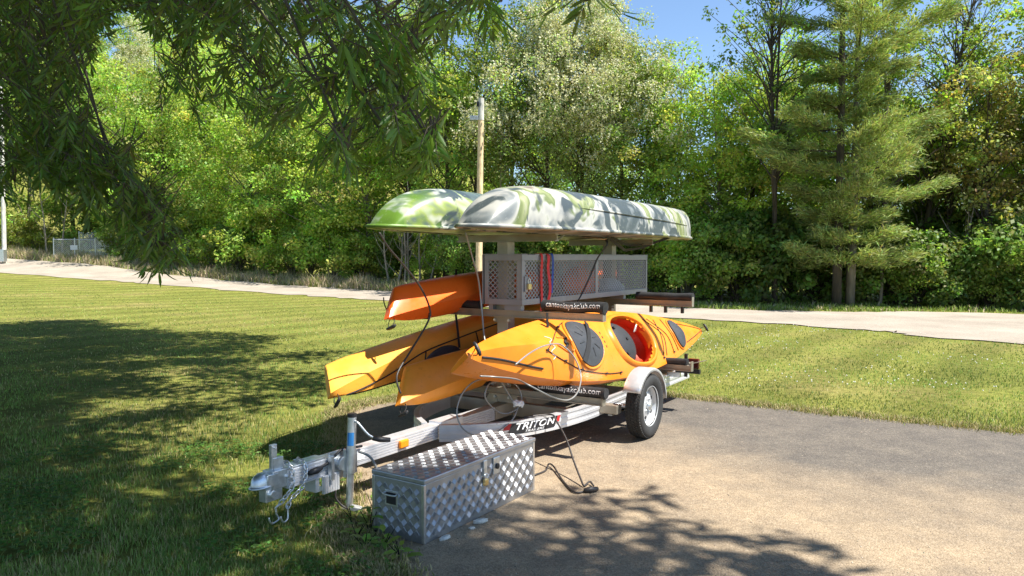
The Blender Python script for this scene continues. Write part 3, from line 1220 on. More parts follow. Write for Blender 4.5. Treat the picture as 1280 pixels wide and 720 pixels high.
# latch with brass padlock, corner flare, hook
la = cpart(MB().bbox(CX1, CX1 + .012, CY0 + .03, CY0 + .075, CZ0 + .11, CZ0 + .24), 'latch', 'cage_grey', bevel=.004)
cpart(MB().bbox(CX1 + .012, CX1 + .034, CY0 + .055, CY0 + .10, CZ0 + .13, CZ0 + .18), 'padlock', 'brass', la, bevel=.005)
cpart(MB().tube(spline([(CX1 + .022, CY0 + .065, CZ0 + .18), (CX1 + .022, CY0 + .065, CZ0 + .215), (CX1 + .022, CY0 + .09, CZ0 + .215), (CX1 + .022, CY0 + .09, CZ0 + .18)], 4), .004, 6), 'shackle', 'galv', la)
cpart(MB().tube(spline([(.16, CY0 + .10, CZ0 + .002), (.16, CY0 + .08, CZ0 - .05), (.19, CY0 + .07, CZ0 - .07), (.215, CY0 + .07, CZ0 - .04)], 5), .007, 7), 'hook', 'galv', smooth=True)
# support feet from the cage down to the arms (spacers)
for yy in POSTS:
    s_ = MB().bbox(-.10, -.058, yy - .115, yy - .06, MIDZ + .061, CZ0 - .001)
    s_.bbox(.06, .22, yy - .115, yy - .06, MIDZ + .061, CZ0 - .001)
    cpart(s_, 'spacer', 'cage_grey')


# contents of the cage
def lump(name, c, size, mat, label, cat, seed, group=None):
    mb = MB()
    n, m_ = 14, 20
    rr = random.Random(seed)
    ph = [rr.uniform(0, 6) for _ in range(6)]
    vs, fs = [], []
    for i in range(n + 1):
        th = math.pi * i / n
        for j in range(m_):
            a = 2 * math.pi * j / m_
            k = 1 + .13 * math.sin(3 * a + ph[0] + 2 * th) + .08 * math.sin(5 * a + ph[1]) * math.sin(th) + .06 * math.sin(4 * th + ph[2])
            vs.append((size[0] * k * math.sin(th) * math.cos(a), size[1] * k * math.sin(th) * math.sin(a), size[2] * (max(-.75, math.cos(th)) + .75)))
    for i in range(n):
        for j in range(m_):
            fs.append((i * m_ + j, i * m_ + (j + 1) % m_, (i + 1) * m_ + (j + 1) % m_, (i + 1) * m_ + j))
    mb.add(vs, fs)
    o = mb.build(name, mat, smooth=True)
    o.location = TM @ Vector(c)
    o.rotation_euler = TROT
    return tag(o, label, cat, group)


lump('life_vest', (.10, 3.15, CZ0 + .009), (.12, .30, .17), 'orange_cloth', 'bright orange life vest lying near the middle of the mesh cage', 'life vest', 3)
lump('life_vest', (.0, 2.30, CZ0 + .009), (.11, .2, .16), 'orange_cloth', 'orange life vest behind the end mesh of the cage', 'life vest', 5)
lump('dry_bag', (.10, 3.85, CZ0 + .009), (.12, .26, .10), 'pale_cloth', 'pale bag at the far end inside the mesh cage', 'bag', 8)


# ------------------------------------------------------------------ kayaks
class Hull:
    def __init__(s, L, B, depth, sheer=.11, rocker=.08, crown=(.09, .07, .04), crownk=(1.15, 2.0, 1.6), rake=(.12, .10), full=(2.3, 2.1), hp=(.72, .8), endw=.017, wexp=.85, nose=None):
        s.__dict__.update(locals())

    def w(s, t):
        e = s.full[0] if t > 0 else s.full[1]
        return max(s.endw, s.B / 2 * (1 - min(1, abs(t)) ** e) ** s.wexp + s.endw * abs(t) ** 6)

    def zs(s, t):
        return s.sheer * abs(t) ** 2.6 * (1 if t > 0 else .6)

    def zk(s, t):
        if s.nose:
            t0 = s.nose[0] if t > 0 else s.nose[1]
            q = min(1, max(0, (abs(t) - t0) / (.955 - t0)))
            return -.012 - (s.depth - .012) * (1 - q ** 1.8) ** .72
        return -s.depth + s.rocker * abs(t) ** 3.5

    def cr(s, t):
        a, b, c = s.crown
        k = (b + (a - b) * min(1, t / .45)) if t > 0 else (b + (c - b) * min(1, -t / .35))
        return k * (1 - abs(t) ** 9)

    def ck(s, t):
        a, b, c = s.crownk
        return (b + (a - b) * min(1, max(0, (t - .40) / .3))) if t > 0 else (b + (c - b) * min(1, -t / .35))

    def deck(s, x, y, off=0.0):
        t = max(-1, min(1, 2 * x / s.L))
        w = s.w(t)
        q = min(1, abs(y) / w)
        return Vector((x, y, s.zs(t) + s.cr(t) * (1 - q ** s.ck(t)) + off))

    def mesh(s, name, cut=None, NS=150, ND=26, NH=26):
        vs, fs = [], []
        M_ = ND + NH
        ts = [-math.cos(math.pi * i / NS) * .35 + (2 * i / NS - 1) * .65 for i in range(NS + 1)]
        for t in ts:
            w, zs, zk = s.w(t), s.zs(t), s.zk(t)
            x = t * s.L / 2
            rk = (s.rake[0] if t > 0 else s.rake[1]) * abs(t) ** 10 * (1 if t > 0 else -1)
            for k in range(ND):                # deck from +w to -w
                a = math.pi * k / ND
                y = w * math.cos(a)
                p = s.deck(x, y)
                vs.append((x, y, p.z))
            for k in range(NH):                # hull from -w to +w
                a = math.pi * k / NH
                c_, s_ = math.cos(a), math.sin(a)
                y = -w * math.copysign(abs(c_) ** s.hp[0], c_)
                z = zs - (zs - zk) * abs(s_) ** s.hp[1]
                vs.append((x - rk * (zs - z) / max(.01, zs - zk), y, z))
        for i in range(NS):
            for k in range(M_):
                q = (i * M_ + k, (i + 1) * M_ + k, (i + 1) * M_ + (k + 1) % M_, i * M_ + (k + 1) % M_)
                if cut and k < ND:
                    cx = sum(vs[j][0] for j in q) / 4
                    cy = sum(vs[j][1] for j in q) / 4
                    if ((cx - cut[0]) / cut[1]) ** 2 + (abs(cy) / cut[2]) ** 2.2 < .95:
                        continue
                fs.append(q)
        fs.append(tuple(range(M_)))
        fs.append(tuple(NS * M_ + k for k in range(M_))[::-1])
        mb = MB().add(vs, fs)
        return mb


def place_kayak(name, label, ctr, phi, pitch=0, yaw=0, group=None):
    ph = R(phi)
    Zx = Vector((math.sin(ph), 0, math.cos(ph)))
    Xx = Vector((0, -1, 0))
    Yx = Zx.cross(Xx)
    m3 = Matrix((Xx, Yx, Zx)).transposed().to_4x4()
    m = TM @ Matrix.Translation(ctr) @ Matrix.Rotation(R(yaw), 4, 'Z') @ Matrix.Rotation(R(pitch), 4, 'X') @ m3
    o = empty(name, label=label, cat='kayak', group=group)
    o.matrix_world = m
    o.location = m.to_translation()
    o.rotation_euler = m.to_euler()
    return o


def deck_line(h, pts, r=.0045, k=6, off=.004):
    q = spline([(a, b, 0) for a, b in pts], k)
    return MB().tube([h.deck(a, b, off) for a, b, _ in q], r, 6)


def deck_disc(h, x0, a, b, off=.004, th=.014, rings=6, seg=40, dome=.01):
    mb = MB()
    vs, fs = [], []
    for i in range(rings + 1):
        q = i / rings
        for j in range(seg):
            an = 2 * math.pi * j / seg
            p = h.deck(x0 + a * q * math.cos(an), b * q * math.sin(an), off + th + dome * (1 - q * q))
            vs.append(p)
    for j in range(seg):
        an = 2 * math.pi * j / seg
        vs.append(h.deck(x0 + a * 1.02 * math.cos(an), b * 1.02 * math.sin(an), -.012))
    for i in range(rings + 1):
        for j in range(seg):
            fs.append((i * seg + j, i * seg + (j + 1) % seg, (i + 1) * seg + (j + 1) % seg, (i + 1) * seg + j))
    return mb.add(vs, fs)


def toggle(h, t, root, mat='black_plastic'):
    """carry toggle at an end on a short cord, on the deck side"""
    s = 1 if t > 0 else -1
    x = s * (h.L / 2 - .05)
    p = h.deck(x, 0, 0)
    cd = MB().tube(spline([p + Vector((0, .012, -.005)), p + Vector((s * .02, .03, .03)), p + Vector((s * .03, .02, .055))], 5), .0035, 6)
    cd.tube(spline([p + Vector((-s * .02, -.012, -.005)), p + Vector((s * .0, -.02, .03)), p + Vector((s * .03, -.01, .055))], 5), .0035, 6)
    c = cd.build('cord', 'black_strap', root, smooth=True)
    MB().tube([p + Vector((s * .03, -.05, .06)), p + Vector((s * .03, -.025, .064)), p + Vector((s * .03, .025, .064)), p + Vector((s * .03, .05, .06))], [.009, .014, .014, .009], 10).build('toggle', mat, root, smooth=True)


touring = dict(L=4.86, B=.70, depth=.235, crown=(.13, .08, .05), crownk=(1.05, 1.9, 1.5), full=(1.9, 2.0))
# --- K1: the big mango kayak with its deck to the road
h1 = Hull(**touring)
k1 = place_kayak('kayak', 'mango yellow kayak with open cockpit and red interior on the lower rack', (.545, 2.98, .80), 57, pitch=-2.6)
CK = (-.34, .47, .265)
h1.mesh('hull', CK).build('hull', 'yellow', k1, smooth=50)
# coaming rim: wide flat lip
vs, fs = [], []
SEG = 64
prof = [(1.13, -.004), (1.10, .016), (1.04, .030), (1.0, .034), (.965, .028), (.95, .0), (.95, -.05)]
for (q, o) in prof:
    for j in range(SEG):
        an = 2 * math.pi * j / SEG
        ex = CK[1] * q * math.copysign(abs(math.cos(an)) ** .8, math.cos(an))
        ey = CK[2] * q * math.copysign(abs(math.sin(an)) ** .85, math.sin(an)) * (1 - .10 * ex / CK[1] * (1 if ex > 0 else .6))
        vs.append(h1.deck(CK[0] + ex, ey, o))
for i in range(len(prof) - 1):
    for j in range(SEG):
        fs.append((i * SEG + j, i * SEG + (j + 1) % SEG, (i + 1) * SEG + (j + 1) % SEG, (i + 1) * SEG + j))
cm = MB().add(vs, fs).build('cockpit_rim', 'yellow', k1, smooth=60)
# inner shell
vs, fs = [], []
for i, (q, dz) in enumerate(((.955, -.01), (.98, -.08), (1.02, -.15), (.95, -.215), (.7, -.245), (.3, -.25))):
    for j in range(SEG):
        an = 2 * math.pi * j / SEG
        ex = CK[1] * q * math.cos(an) * (1.12 if i in (2, 3) else 1)
        ey = CK[2] * q * math.copysign(abs(math.sin(an)) ** .85, math.sin(an))
        p = h1.deck(CK[0] + ex, ey)
        zz = p.z + dz if i < 2 else .07 + dz
        vs.append((p.x, p.y, zz))
n_ = 6
for i in range(n_ - 1):
    for j in range(SEG):
        fs.append((i * SEG + j, i * SEG + (j + 1) % SEG, (i + 1) * SEG + (j + 1) % SEG, (i + 1) * SEG + j))
fs.append(tuple((n_ - 1) * SEG + j for j in range(SEG)))
MB().add(vs, fs).build('cockpit_shell', 'red_liner', k1, smooth=60)
# grey storage bag / seat pad filling the bow side of the opening
vs, fs = [], []
for i in range(9):
    q = math.cos(math.pi / 2 * i / 8) if i < 8 else .02
    zz = math.sin(math.pi / 2 * i / 8)
    for j in range(32):
        an = 2 * math.pi * j / 32
        vs.append((-.19 + .29 * q * math.cos(an) - .02 * zz, .235 * q * math.sin(an), -.055 + .125 * zz))
for i in range(8):
    for j in range(32):
        fs.append((i * 32 + j, i * 32 + (j + 1) % 32, (i + 1) * 32 + (j + 1) % 32, (i + 1) * 32 + j))
pdm = MB().add(vs, fs).build('seat_pad', 'seat_grey', k1, smooth=True)
vs, fs = [], []
rp_ = []
for j in range(61):
    an = 2 * math.pi * j / 60
    kk = 1 + .018 * (j % 2)
    rp_.append((-.19 + .293 * kk * math.cos(an), .238 * kk * math.sin(an), -.045 + .006 * (j % 2)))
MB().tube(rp_, .014, 7, cap=False).build('gathered_rim', 'black_strap', pdm, smooth=True)
for (a, b) in ((-.12, .14), (-.11, -.14), (-.20, .0)):
    MB().box((a, b, .045 if abs(b) > .05 else .072), (.03, .025, .02)).build('strap_tab', 'black_print', pdm, bevel=.003)
MB().tube(spline([(-.66, -.10, .0), (-.62, -.14, .06), (-.56, -.12, .07), (-.54, -.08, .03)], 5), .007, 7).build('inner_cord', 'white_plastic', k1, smooth=True)
# front hatch and its centre strap
hh = deck_disc(h1, .74, .285, .215).build('hatch', 'hatch', k1, smooth=45)
st = MB()
pts = [h1.deck(.74 + .22 * a, .10 * 0 + .0 + .19 * a, .034) for a in (-.95, -.5, 0, .5, .95)]
st.ribbon(pts, (-.7, .7, 0), .05, .008)
st.build('strap', 'black_strap', hh)
for k in range(8):
    a = 2 * math.pi * k / 8 + .2
    MB().tube([h1.deck(.74 + .1 * math.cos(a), .075 * math.sin(a), .030), h1.deck(.74 + .2 * math.cos(a), .15 * math.sin(a), .026)], .004, 5).build('rib', 'hatch', hh)
ring = [h1.deck(.74 + .30 * math.cos(2 * math.pi * j / 48), .228 * math.sin(2 * math.pi * j / 48), .004) for j in range(49)]
MB().tube(ring, .013, 8, cap=False).build('hatch_seat', 'yellow', k1, smooth=True)
deck_disc(h1, -1.58, .13, .17, th=.02).build('hatch', 'hatch', k1, smooth=45)
ring = [h1.deck(-1.58 + .142 * math.cos(2 * math.pi * j / 48), .18 * math.sin(2 * math.pi * j / 48), .004) for j in range(49)]
MB().tube(ring, .010, 8, cap=False).build('hatch_seat', 'yellow', k1, smooth=True)
# deck lines
for pts in ([(1.48, .05), (1.05, -.16), (.62, -.275)], [(1.48, .05), (1.25, .135), (.95, .225), (.5, .285), (.2, .30)],
            [(-.95, -.22), (-1.15, .0), (-1.05, .22)], [(-1.05, -.22), (-1.25, .0), (-1.28, .2)], [(-1.2, -.2), (-1.05, .1), (-.95, .24)], [(-1.40, -.2), (-1.38, 0), (-1.42, .19)],
            [(-1.75, -.12), (-2.1, -.06), (-2.36, -.01)], [(-1.75, .12), (-2.1, .06), (-2.36, .01)]):
    deck_line(h1, pts, .0042).build('deck_line', 'black_strap', k1, smooth=True)
for (a, b) in ((1.48, .05), (1.22, .142), (.95, .225), (.5, .285), (.2, .30), (1.05, -.16), (.62, -.275), (.2, -.30), (-.95, .24), (-1.28, .2)):
    MB().box(h1.deck(a, b, .008), (.035, .014, .016)).build('line_fitting', 'black_plastic', k1, bevel=.003)
# moulded recess line and faint white script by the apex
deck_line(h1, [(1.30, .02), (1.12, .09), (1.05, .06), (1.10, -.03), (1.24, -.05)], .006).build('moulded_ridge', 'yellow', k1, smooth=True)
deck_line(h1, [(1.20, .055), (1.13, .02), (1.17, .005), (1.10, -.035)], .011).build('paddle_clip', 'black_strap', k1, smooth=True)
sq = [(1.40 - .035 * math.sin(j * 1.9) - .01 * j * .3, .12 - .021 * j) for j in range(10)]
deck_line(h1, sq, .0024, 4).build('script_mark', 'white_print', k1, smooth=True)
for j in range(4):
    MB().box(h1.deck(.36 - .004 * j, .06 - .045 * j, .002), (.012, .022, .003)).build('small_print', 'black_print', k1)
toggle(h1, 1, k1)
toggle(h1, -1, k1)
# dark line standing for the shade in the crease of the moulded bow lip
deck_line(h1, [(2.30, .035), (2.05, .075), (1.75, .13), (1.55, .165)], .009).build('bow_crease_shade', 'black_strap', k1, smooth=True)

# --- K2: hull up, beside the post, low
h2 = Hull(4.7, .60, .25, sheer=.06, rocker=.04, rake=(.24, .1), full=(1.7, 1.9), endw=.03, hp=(.85, .9))
k2 = place_kayak('kayak', 'dull yellow kayak lying upside down low beside the front post, bow cord hanging', (-.22, 3.17, .61), 152, pitch=1.2)
h2.mesh('hull').build('hull', 'yellow_b', k2, smooth=50)
toggle(h2, 1, k2)
toggle(h2, -1, k2)
# --- K3: outer left, on its edge, deck turned to the posts
h3 = Hull(4.7, .58, .24, sheer=.09, rocker=.05, rake=(.18, .1), full=(1.75, 1.9), endw=.03, hp=(.8, .85), crown=(.10, .07, .05))
k3 = place_kayak('kayak', 'yellow kayak on its edge on the outer left arms, black hatch facing inward', (-.66, 2.86, .80), 128, pitch=4.0)
h3.mesh('hull').build('hull', 'yellow_c', k3, smooth=50)
deck_disc(h3, 1.05, .30, .17).build('hatch', 'hatch', k3, smooth=45)
for pts in ([(2.2, 0), (1.7, -.07), (1.3, -.165), (.7, -.22), (0, -.26)], [(1.7, .07), (1.35, .03), (1.3, -.16)], [(2.2, 0), (1.7, .07), (1.2, .17), (.6, .23)], [(.6, -.23), (.45, 0), (.5, .22)]):
    deck_line(h3, pts, .006).build('deck_line', 'black_strap', k3, smooth=True)
sq = [(1.47 - .02 * math.sin(j * 1.9) , .10 - .024 * j) for j in range(9)]
deck_line(h3, sq, .004, 4).build('script_mark', 'white_print', k3, smooth=True)
toggle(h3, 1, k3)
toggle(h3, -1, k3)
# --- K4: orange, on the middle left arms
h4 = Hull(4.4, .60, .24, sheer=.05, rocker=.05, rake=(.2, .1), full=(1.8, 1.9), endw=.03, hp=(.85, .9))
k4 = place_kayak('kayak', 'bright orange kayak lying upside down on the middle left arms', (-.50, 3.22, 1.27), 158, pitch=2.6)
h4.mesh('hull').build('hull', 'orange', k4, smooth=50)
cd4 = [(-.34 + .45 * math.cos(2 * math.pi * j / 40), .24 * math.sin(2 * math.pi * j / 40)) for j in range(41)]
MB().tube([h4.deck(a + .5, b, .012) for a, b in cd4], .018, 8, cap=False).build('cockpit_rim', 'black_plastic', k4, smooth=True)
deck_disc(h4, .16, .42, .22, th=.006).build('cockpit_cover', 'black_strap', k4, smooth=45)
deck_line(h4, [(1.75, -.06), (1.72, 0), (1.75, .06)], .006).build('deck_line', 'black_strap', k4, smooth=True)
toggle(h4, 1, k4)
toggle(h4, -1, k4)
ln = MB()
ln.tube(spline([h4.deck(2.12, .03, -.02), Vector((2.13, .035, -.07)), Vector((2.12, .03, -.13))], 5), .005, 6)
ln.build('bow_cord', 'black_strap', k4, smooth=True)

# --- K5 and K6: camouflage sit-on-tops, hull up on the top arms


def sit_on_top(name, label, ctr, L, B, mat, pitch, yaw, lipmat):
    h = Hull(L, B, .335, sheer=.0, rocker=.10, crown=(.02, .02, .02), crownk=(2, 2, 2), rake=(0, 0), full=(3.2, 3.6), hp=(.6, .66), endw=.05, wexp=.7, nose=(.66, .86))
    k = place_kayak(name, label, ctr, 180, pitch, yaw)
    h.mesh('hull').build('hull', mat, k, smooth=40)
    # overhanging gunwale lip
    ts = [-1 + 2 * i / 60 for i in range(61)]
    right = [Vector((t * h.L / 2 * 1.0, h.w(t) + .004, h.zs(t) + .0)) for t in ts]
    left = [Vector((p.x, -p.y, p.z)) for p in right[::-1]]
    lp = MB().tube(right + left + right[:1], .016, 8, cap=False, flat=(1, 1)).build('gunwale_lip', lipmat, k, smooth=True)
    # moulded chine ridge on both sides
    for s in (1, -1):
        pts = []
        for t in [-.72 + 1.2 * i / 40 for i in range(41)]:
            w, zs, zk = h.w(t), h.zs(t), h.zk(t)
            a = .33 + .12 * t
            pts.append(Vector((t * h.L / 2, s * (w * math.cos(a) ** h.hp[0] + .003), zs - (zs - zk) * math.sin(a) ** h.hp[1])))
        MB().tube(pts, [.011 * math.sin(math.pi * i / 40) ** .5 + .0005 for i in range(41)], 6).build('chine_ridge', mat, k, smooth=True)
    return h, k


h5, k5 = sit_on_top('kayak', 'green camouflage sit-on-top kayak upside down on the top arms, beside the white one', (-.42, 2.94, 1.826), 4.25, .74, 'camo_green', -.3, 0, 'camo_green')
h6, k6 = sit_on_top('kayak', 'white grey camouflage sit-on-top kayak upside down on the top arms', (.36, 3.12, 1.826), 4.45, .74, 'camo_white', .0, 0, 'camo_white')
MB().tube(spline([Vector((1.78, .33, .01)), Vector((1.66, .335, -.09)), Vector((1.38, .37, -.13)), Vector((.95, .385, -.125)), Vector((.55, .38, -.05)), Vector((.42, .37, .01))], 6), .008, 7).build('deck_cord', 'black_strap', k5, smooth=True)
# yellow decal and side marks on the white one
mk = MB()
for j in range(6):
    mk.box((-.55 - .06 * j, .352, -.075 + .004 * (j % 2)), (.034, .004, .05 + .012 * (j % 3)))
mk.build('side_logo', 'cage_grey', k6)
MB().box((-2.08, .2, -.10), (.05, .10, .07), None).build('yellow_decal', simple('yellow_decal', (.75, .5, .03), .4), k6, bevel=.01)
# carry handles
for xx in (.2, -1.05):
    MB().tube(spline([Vector((xx + .1, .345, .0)), Vector((xx + .07, .40, .05)), Vector((xx - .07, .40, .05)), Vector((xx - .1, .345, .0))], 5), .011, 7).build('side_handle', 'white_plastic' if xx > 0 else 'black_strap', k6, smooth=True)

# ------------------------------------------------------------------ straps, cords, cables (trailer coordinates)


def tthing(mb, name, mat, label, cat, base, smooth=True, group=None):
    b = Vector(base)
    mb.v = [tuple(Vector(p) - b) for p in mb.v]
    o = mb.build(name, mat, smooth=smooth)
    o.location = TM @ b
    o.rotation_euler = TROT
    return tag(o, label, cat, group)


def strap(pts, w, mat, label, side=(0, 1, 0), k=6, name='tie_down_strap'):
    return tthing(MB().ribbon(spline(pts, k), side, w), name, mat, label, 'strap', pts[0], False)


xo = CX1 + .008
strap([(xo - .06, 2.16, 1.634), (xo + .004, 2.16, 1.62), (xo, 2.16, 1.45), (xo, 2.17, 1.25), (xo + .0, 2.17, 1.20), (xo - .02, 2.17, 1.10), (xo - .06, 2.18, 1.00)], .035, 'red_strap', 'long red webbing strap hanging down over the cage side')
strap([(xo - .06, 2.27, 1.634), (xo + .006, 2.27, 1.62), (xo + .004, 2.27, 1.5), (xo + .012, 2.29, 1.36), (xo + .012, 2.28, 1.27), (xo, 2.26, 1.19)], .045, 'red_strap', 'doubled red webbing strap bunched on the cage side, beside the blue one')
strap([(xo - .05, 2.345, 1.634), (xo + .004, 2.345, 1.62), (xo + .004, 2.35, 1.45), (xo + .002, 2.34, 1.29)], .03, 'blue_strap', 'short blue webbing strap on the cage side')
strap([(.40, 3.14, 1.775), (.42, 3.12, 1.72), (.36, 3.05, 1.60), (.33, 2.98, 1.46), (.31, 2.90, 1.34), (.33, 2.72, 1.22), (.40, 2.45, 1.15)], .03, 'black_strap', 'black strap slanting from the white camouflage kayak across the cage', side=(.2, 1, .2))
strap([(.42, 3.12, 1.80), (.40, 3.5, 1.70), (.36, 3.72, 1.68), (.44, 4.05, 1.72), (.62, 4.3, 1.84)], .028, 'black_strap', 'black strap drooping in a loop under the rear of the white camouflage kayak', side=(.5, 0, 1))
strap([(.38, 3.3, 1.80), (.36, 3.8, 1.73), (.44, 4.25, 1.76), (.66, 4.45, 1.86)], .028, 'black_strap', 'second black strap slung tight under the stern of the white camouflage kayak', side=(.5, 0, 1))
strap([(-.50, 1.96, 1.50), (-.50, 1.955, 1.28), (-.50, 1.95, 1.12), (-.47, 1.94, .95), (-.46, 1.95, .80)], .03, 'black_strap', 'black strap hanging between the orange and the yellow kayak')
strap([(.52, 1.80, 1.16), (.53, 1.80, 1.02), (.54, 1.82, .945)], .035, 'black_strap', 'short black strap hanging from the middle pad onto the mango kayak')


def cord(pts, r, mat, label, k=8, name='cable', n=7, cat='cable'):
    return tthing(MB().tube(spline(pts, k), r, n), name, mat, label, cat, pts[0])




def TP(px, py, x):
    """photo pixel on the trailer's lengthwise plane x -> trailer coordinates"""
    r = ray(px, py)
    nrm = np.array([math.cos(ANG), -math.sin(ANG), 0])
    p0 = np.array([OX, OY, 0]) + nrm * x
    o_ = np.array([0, 0, CAM_H])
    q = o_ + r * (np.dot(p0 - o_, nrm) / np.dot(r, nrm))
    d = q - np.array([OX, OY, 0])
    return (float(d @ nrm), float(d @ np.array([math.sin(ANG), math.cos(ANG), 0])), float(q[2]))


def TG(px, py, z=.018):
    q = on_ground(px, py, z)
    d = q - np.array([OX, OY, 0])
    return (float(d @ np.array([math.cos(ANG), -math.sin(ANG), 0])), float(d @ np.array([math.sin(ANG), math.cos(ANG), 0])), z)


cord([TP(474, 291, -.10), TP(486, 310, -.12), TP(505, 332, -.14), TP(525, 358, -.14), TP(537, 385, -.14), TP(535, 402, -.14), TP(515, 436, -.13), TP(499, 462, -.10), TP(496, 476, -.08), TP(501, 492, -.05)], .0075, 'cable_dark', 'long dark cord curving from the green kayak down to the yellow bows', cat='cord', name='bow_line')
cord([TP(582, 291, .12), TP(590, 320, .10), TP(598, 350, .10), TP(602, 385, .12), TP(606, 425, .20), TP(614, 450, .35), TP(624, 472, .35), TP(643, 505, .40)], .0065, 'cable_grey', 'thin grey line running down past the front post to a white knot', cat='cord', name='bow_line')
LX = .36
cord([TP(655, 479, LX), TP(640, 473, LX), TP(622, 472, LX), TP(595, 476, LX - .05), TP(578, 492, LX - .1), TP(571, 515, LX - .1), TP(578, 535, LX - .05), TP(597, 545, LX), TP(620, 540, LX + .06), TP(640, 525, LX + .1), TP(648, 508, LX + .08)], .0058, 'cable_grey', 'big loop of clear coated cable hanging over the tongue', cat='cable')
cord([TP(640, 477, LX), TP(615, 478, LX), TP(607, 489, LX), TP(608, 500, LX), TP(620, 513, LX), TP(633, 517, LX + .03), TP(647, 510, LX + .05), TP(652, 497, LX + .04), TP(648, 485, LX + .02), TP(640, 477, LX + .01)], .0058, 'cable_grey', 'smaller inner loop of clear coated cable by the front post', cat='cable')
cord([TP(600, 470, .62), TP(617, 471, .66), TP(645, 474, .80), TP(662, 482, .95), TP(690, 496, 1.0), TP(710, 500, 1.0), TP(722, 490, .98), TP(726, 470, .92), TP(718, 447, .86), TP(703, 432, .78), TP(692, 430, .76), TP(676, 434, .76), TP(660, 443, .76), TP(644, 456, .76)], .0058, 'cable_grey', 'clear coated cable draped across the foredeck of the mango kayak', cat='cable')
kn = MB()
KP = Vector(TP(648, 505, LX + .07))
for k in range(7):
    a = k * 1.7
    kn.tube(spline([KP + Vector((.03 * math.cos(a), .035 * math.sin(a), .006 * k - .02)), KP + Vector((.03 * math.cos(a + 1), .05 * math.sin(a + 1), .012 * (k % 3))), KP + Vector((.03 * math.cos(a + 2.4), .04 * math.sin(a + 2.4), .008 * k - .025))], 4), .010, 6)
tthing(kn, 'rope_knot', 'white_plastic', 'white knot of rope where the cables meet above the tongue', 'knot', tuple(KP))
wa, wb = Vector((.68, 1.66, .345)), Vector(TG(730, 607, .02))
cord([(.40, 1.55, .335), (.50, 1.52, .372), (.60, 1.66, .376), (.655, 1.67, .374), tuple(wa), tuple(wa.lerp(wb, .3) + Vector((.02, 0, 0))), tuple(wa.lerp(wb, .62) + Vector((.012, 0, -.02))), tuple(wa.lerp(wb, .9) + Vector((0, 0, -.008))), tuple(wb), TG(737, 602, .03), TG(742, 607, .02)], .007, 'cable_dark', 'brown wire dropping from the curved rail to the asphalt', cat='wire', name='trailer_wire')
cord([TG(668, 594), TG(682, 588), TG(686, 580, .03), TG(692, 583, .03), TG(703, 600), TG(716, 614), TG(727, 615), TG(734, 611)], .0065, 'cable_dark', 'dark wire bent across the asphalt beside the tool box', cat='wire', name='trailer_wire')
pl = MB().tube([TG(730, 613, .026), TG(738, 612, .03), TG(747, 611, .026)], [.014, .022, .014], 10)
tthing(pl, 'wire_plug', 'cable_dark', 'dark connector plug lying on the asphalt at the wire ends', 'plug', TG(738, 612, .01))
# harness on the tongue
cord([(.062, .18, .375), (.066, .02, .392), (.07, -.03, .385), (.066, -.12, .335), (.066, -.2, .318)], .009, 'black_plastic', 'thick black lead lying along the tongue', cat='wire', name='trailer_wire')
gr = MB().tube([(.066, -.17, .318), (.066, -.21, .312), (.066, -.27, .308)], [.012, .022, .016], 12)
tthing(gr, 'wire_plug', 'black_plastic', 'black plug on the side of the tongue', 'plug', (.066, -.2, .28))
cord([(.15, .06, .38), (.20, .12, .33), (.245, .16, .2), (.27, .20, .08), (.28, .2, .02)], .0085, 'cable_grey', 'grey lead curving from the jack down beside the tool box', cat='wire', name='trailer_wire')
cord([(.08, -.07, .155), (.085, -.07, .10), (.13, -.04, .045), (.22, -.03, .04), (.25, -.07, .03), (.30, -.13, .02), (.42, -.18, .015), (.52, -.16, .012)], .0065, 'cable_dark', 'trailer lead drooping from the tongue bracket into the grass', cat='wire', name='trailer_wire')
pc_ = MB().bbox(-.035, .035, -.018, .018, -.014, .018)
o = pc_.build('wire_plug', 'white_plastic', bevel=.006)
o.location = TM @ Vector((.235, -.05, .06))
o.rotation_euler = (.25, .35, -ANG + .9)
tag(o, 'flat white connector plug on the lead in the grass', 'plug')

# ------------------------------------------------------------------ tool box
A = on_ground(530, 683)
BXL, BXW, BXH = 1.16, .385, .365
TBA = R(33.4)
tb = empty('tool_box', (A[0], A[1], PADZ), (0, 0, -TBA), 'silver diamond-plate tool box with padlock standing on the asphalt', 'tool box')
# local: x to the left from the road face (negative), y along the length


def tp(mb, name, mat, par=None, **k):
    return mb.build(name, mat, par or tb, **k)


tp(MB().bbox(-BXW, 0, 0, BXL, 0, BXH - .03), 'body', 'box_alu', bevel=.004)
lid = tp(MB().bbox(-BXW - .006, .010, -.006, BXL + .006, BXH - .029, BXH), 'lid', 'box_alu', bevel=.006)
for (x0, x1, y0, y1) in ((-.016, .004, -.004, .016), (-.016, .004, BXL - .016, BXL + .004), (-BXW - .004, -BXW + .016, -.004, .016)):
    tp(MB().bbox(x0, x1, y0, y1, .001, BXH - .031), 'corner_strip', 'alu', bevel=.003)
# five-bar tread lozenge, one shared mesh
lz = MB()
for k in range(5):
    ln_ = .031
    xx = (k - 2) * .0070
    lz.add([(xx - .0031, -ln_ / 2, 0), (xx + .0031, -ln_ / 2, 0), (xx + .0031, ln_ / 2, 0), (xx - .0031, ln_ / 2, 0), (xx, -ln_ / 2 + .005, .0032), (xx, ln_ / 2 - .005, .0032)],
           [(0, 1, 4), (1, 2, 5, 4), (2, 3, 5), (3, 0, 4, 5)])
lzm = lz.mesh('tread_bars')
lzm.materials.append(M['tread'])


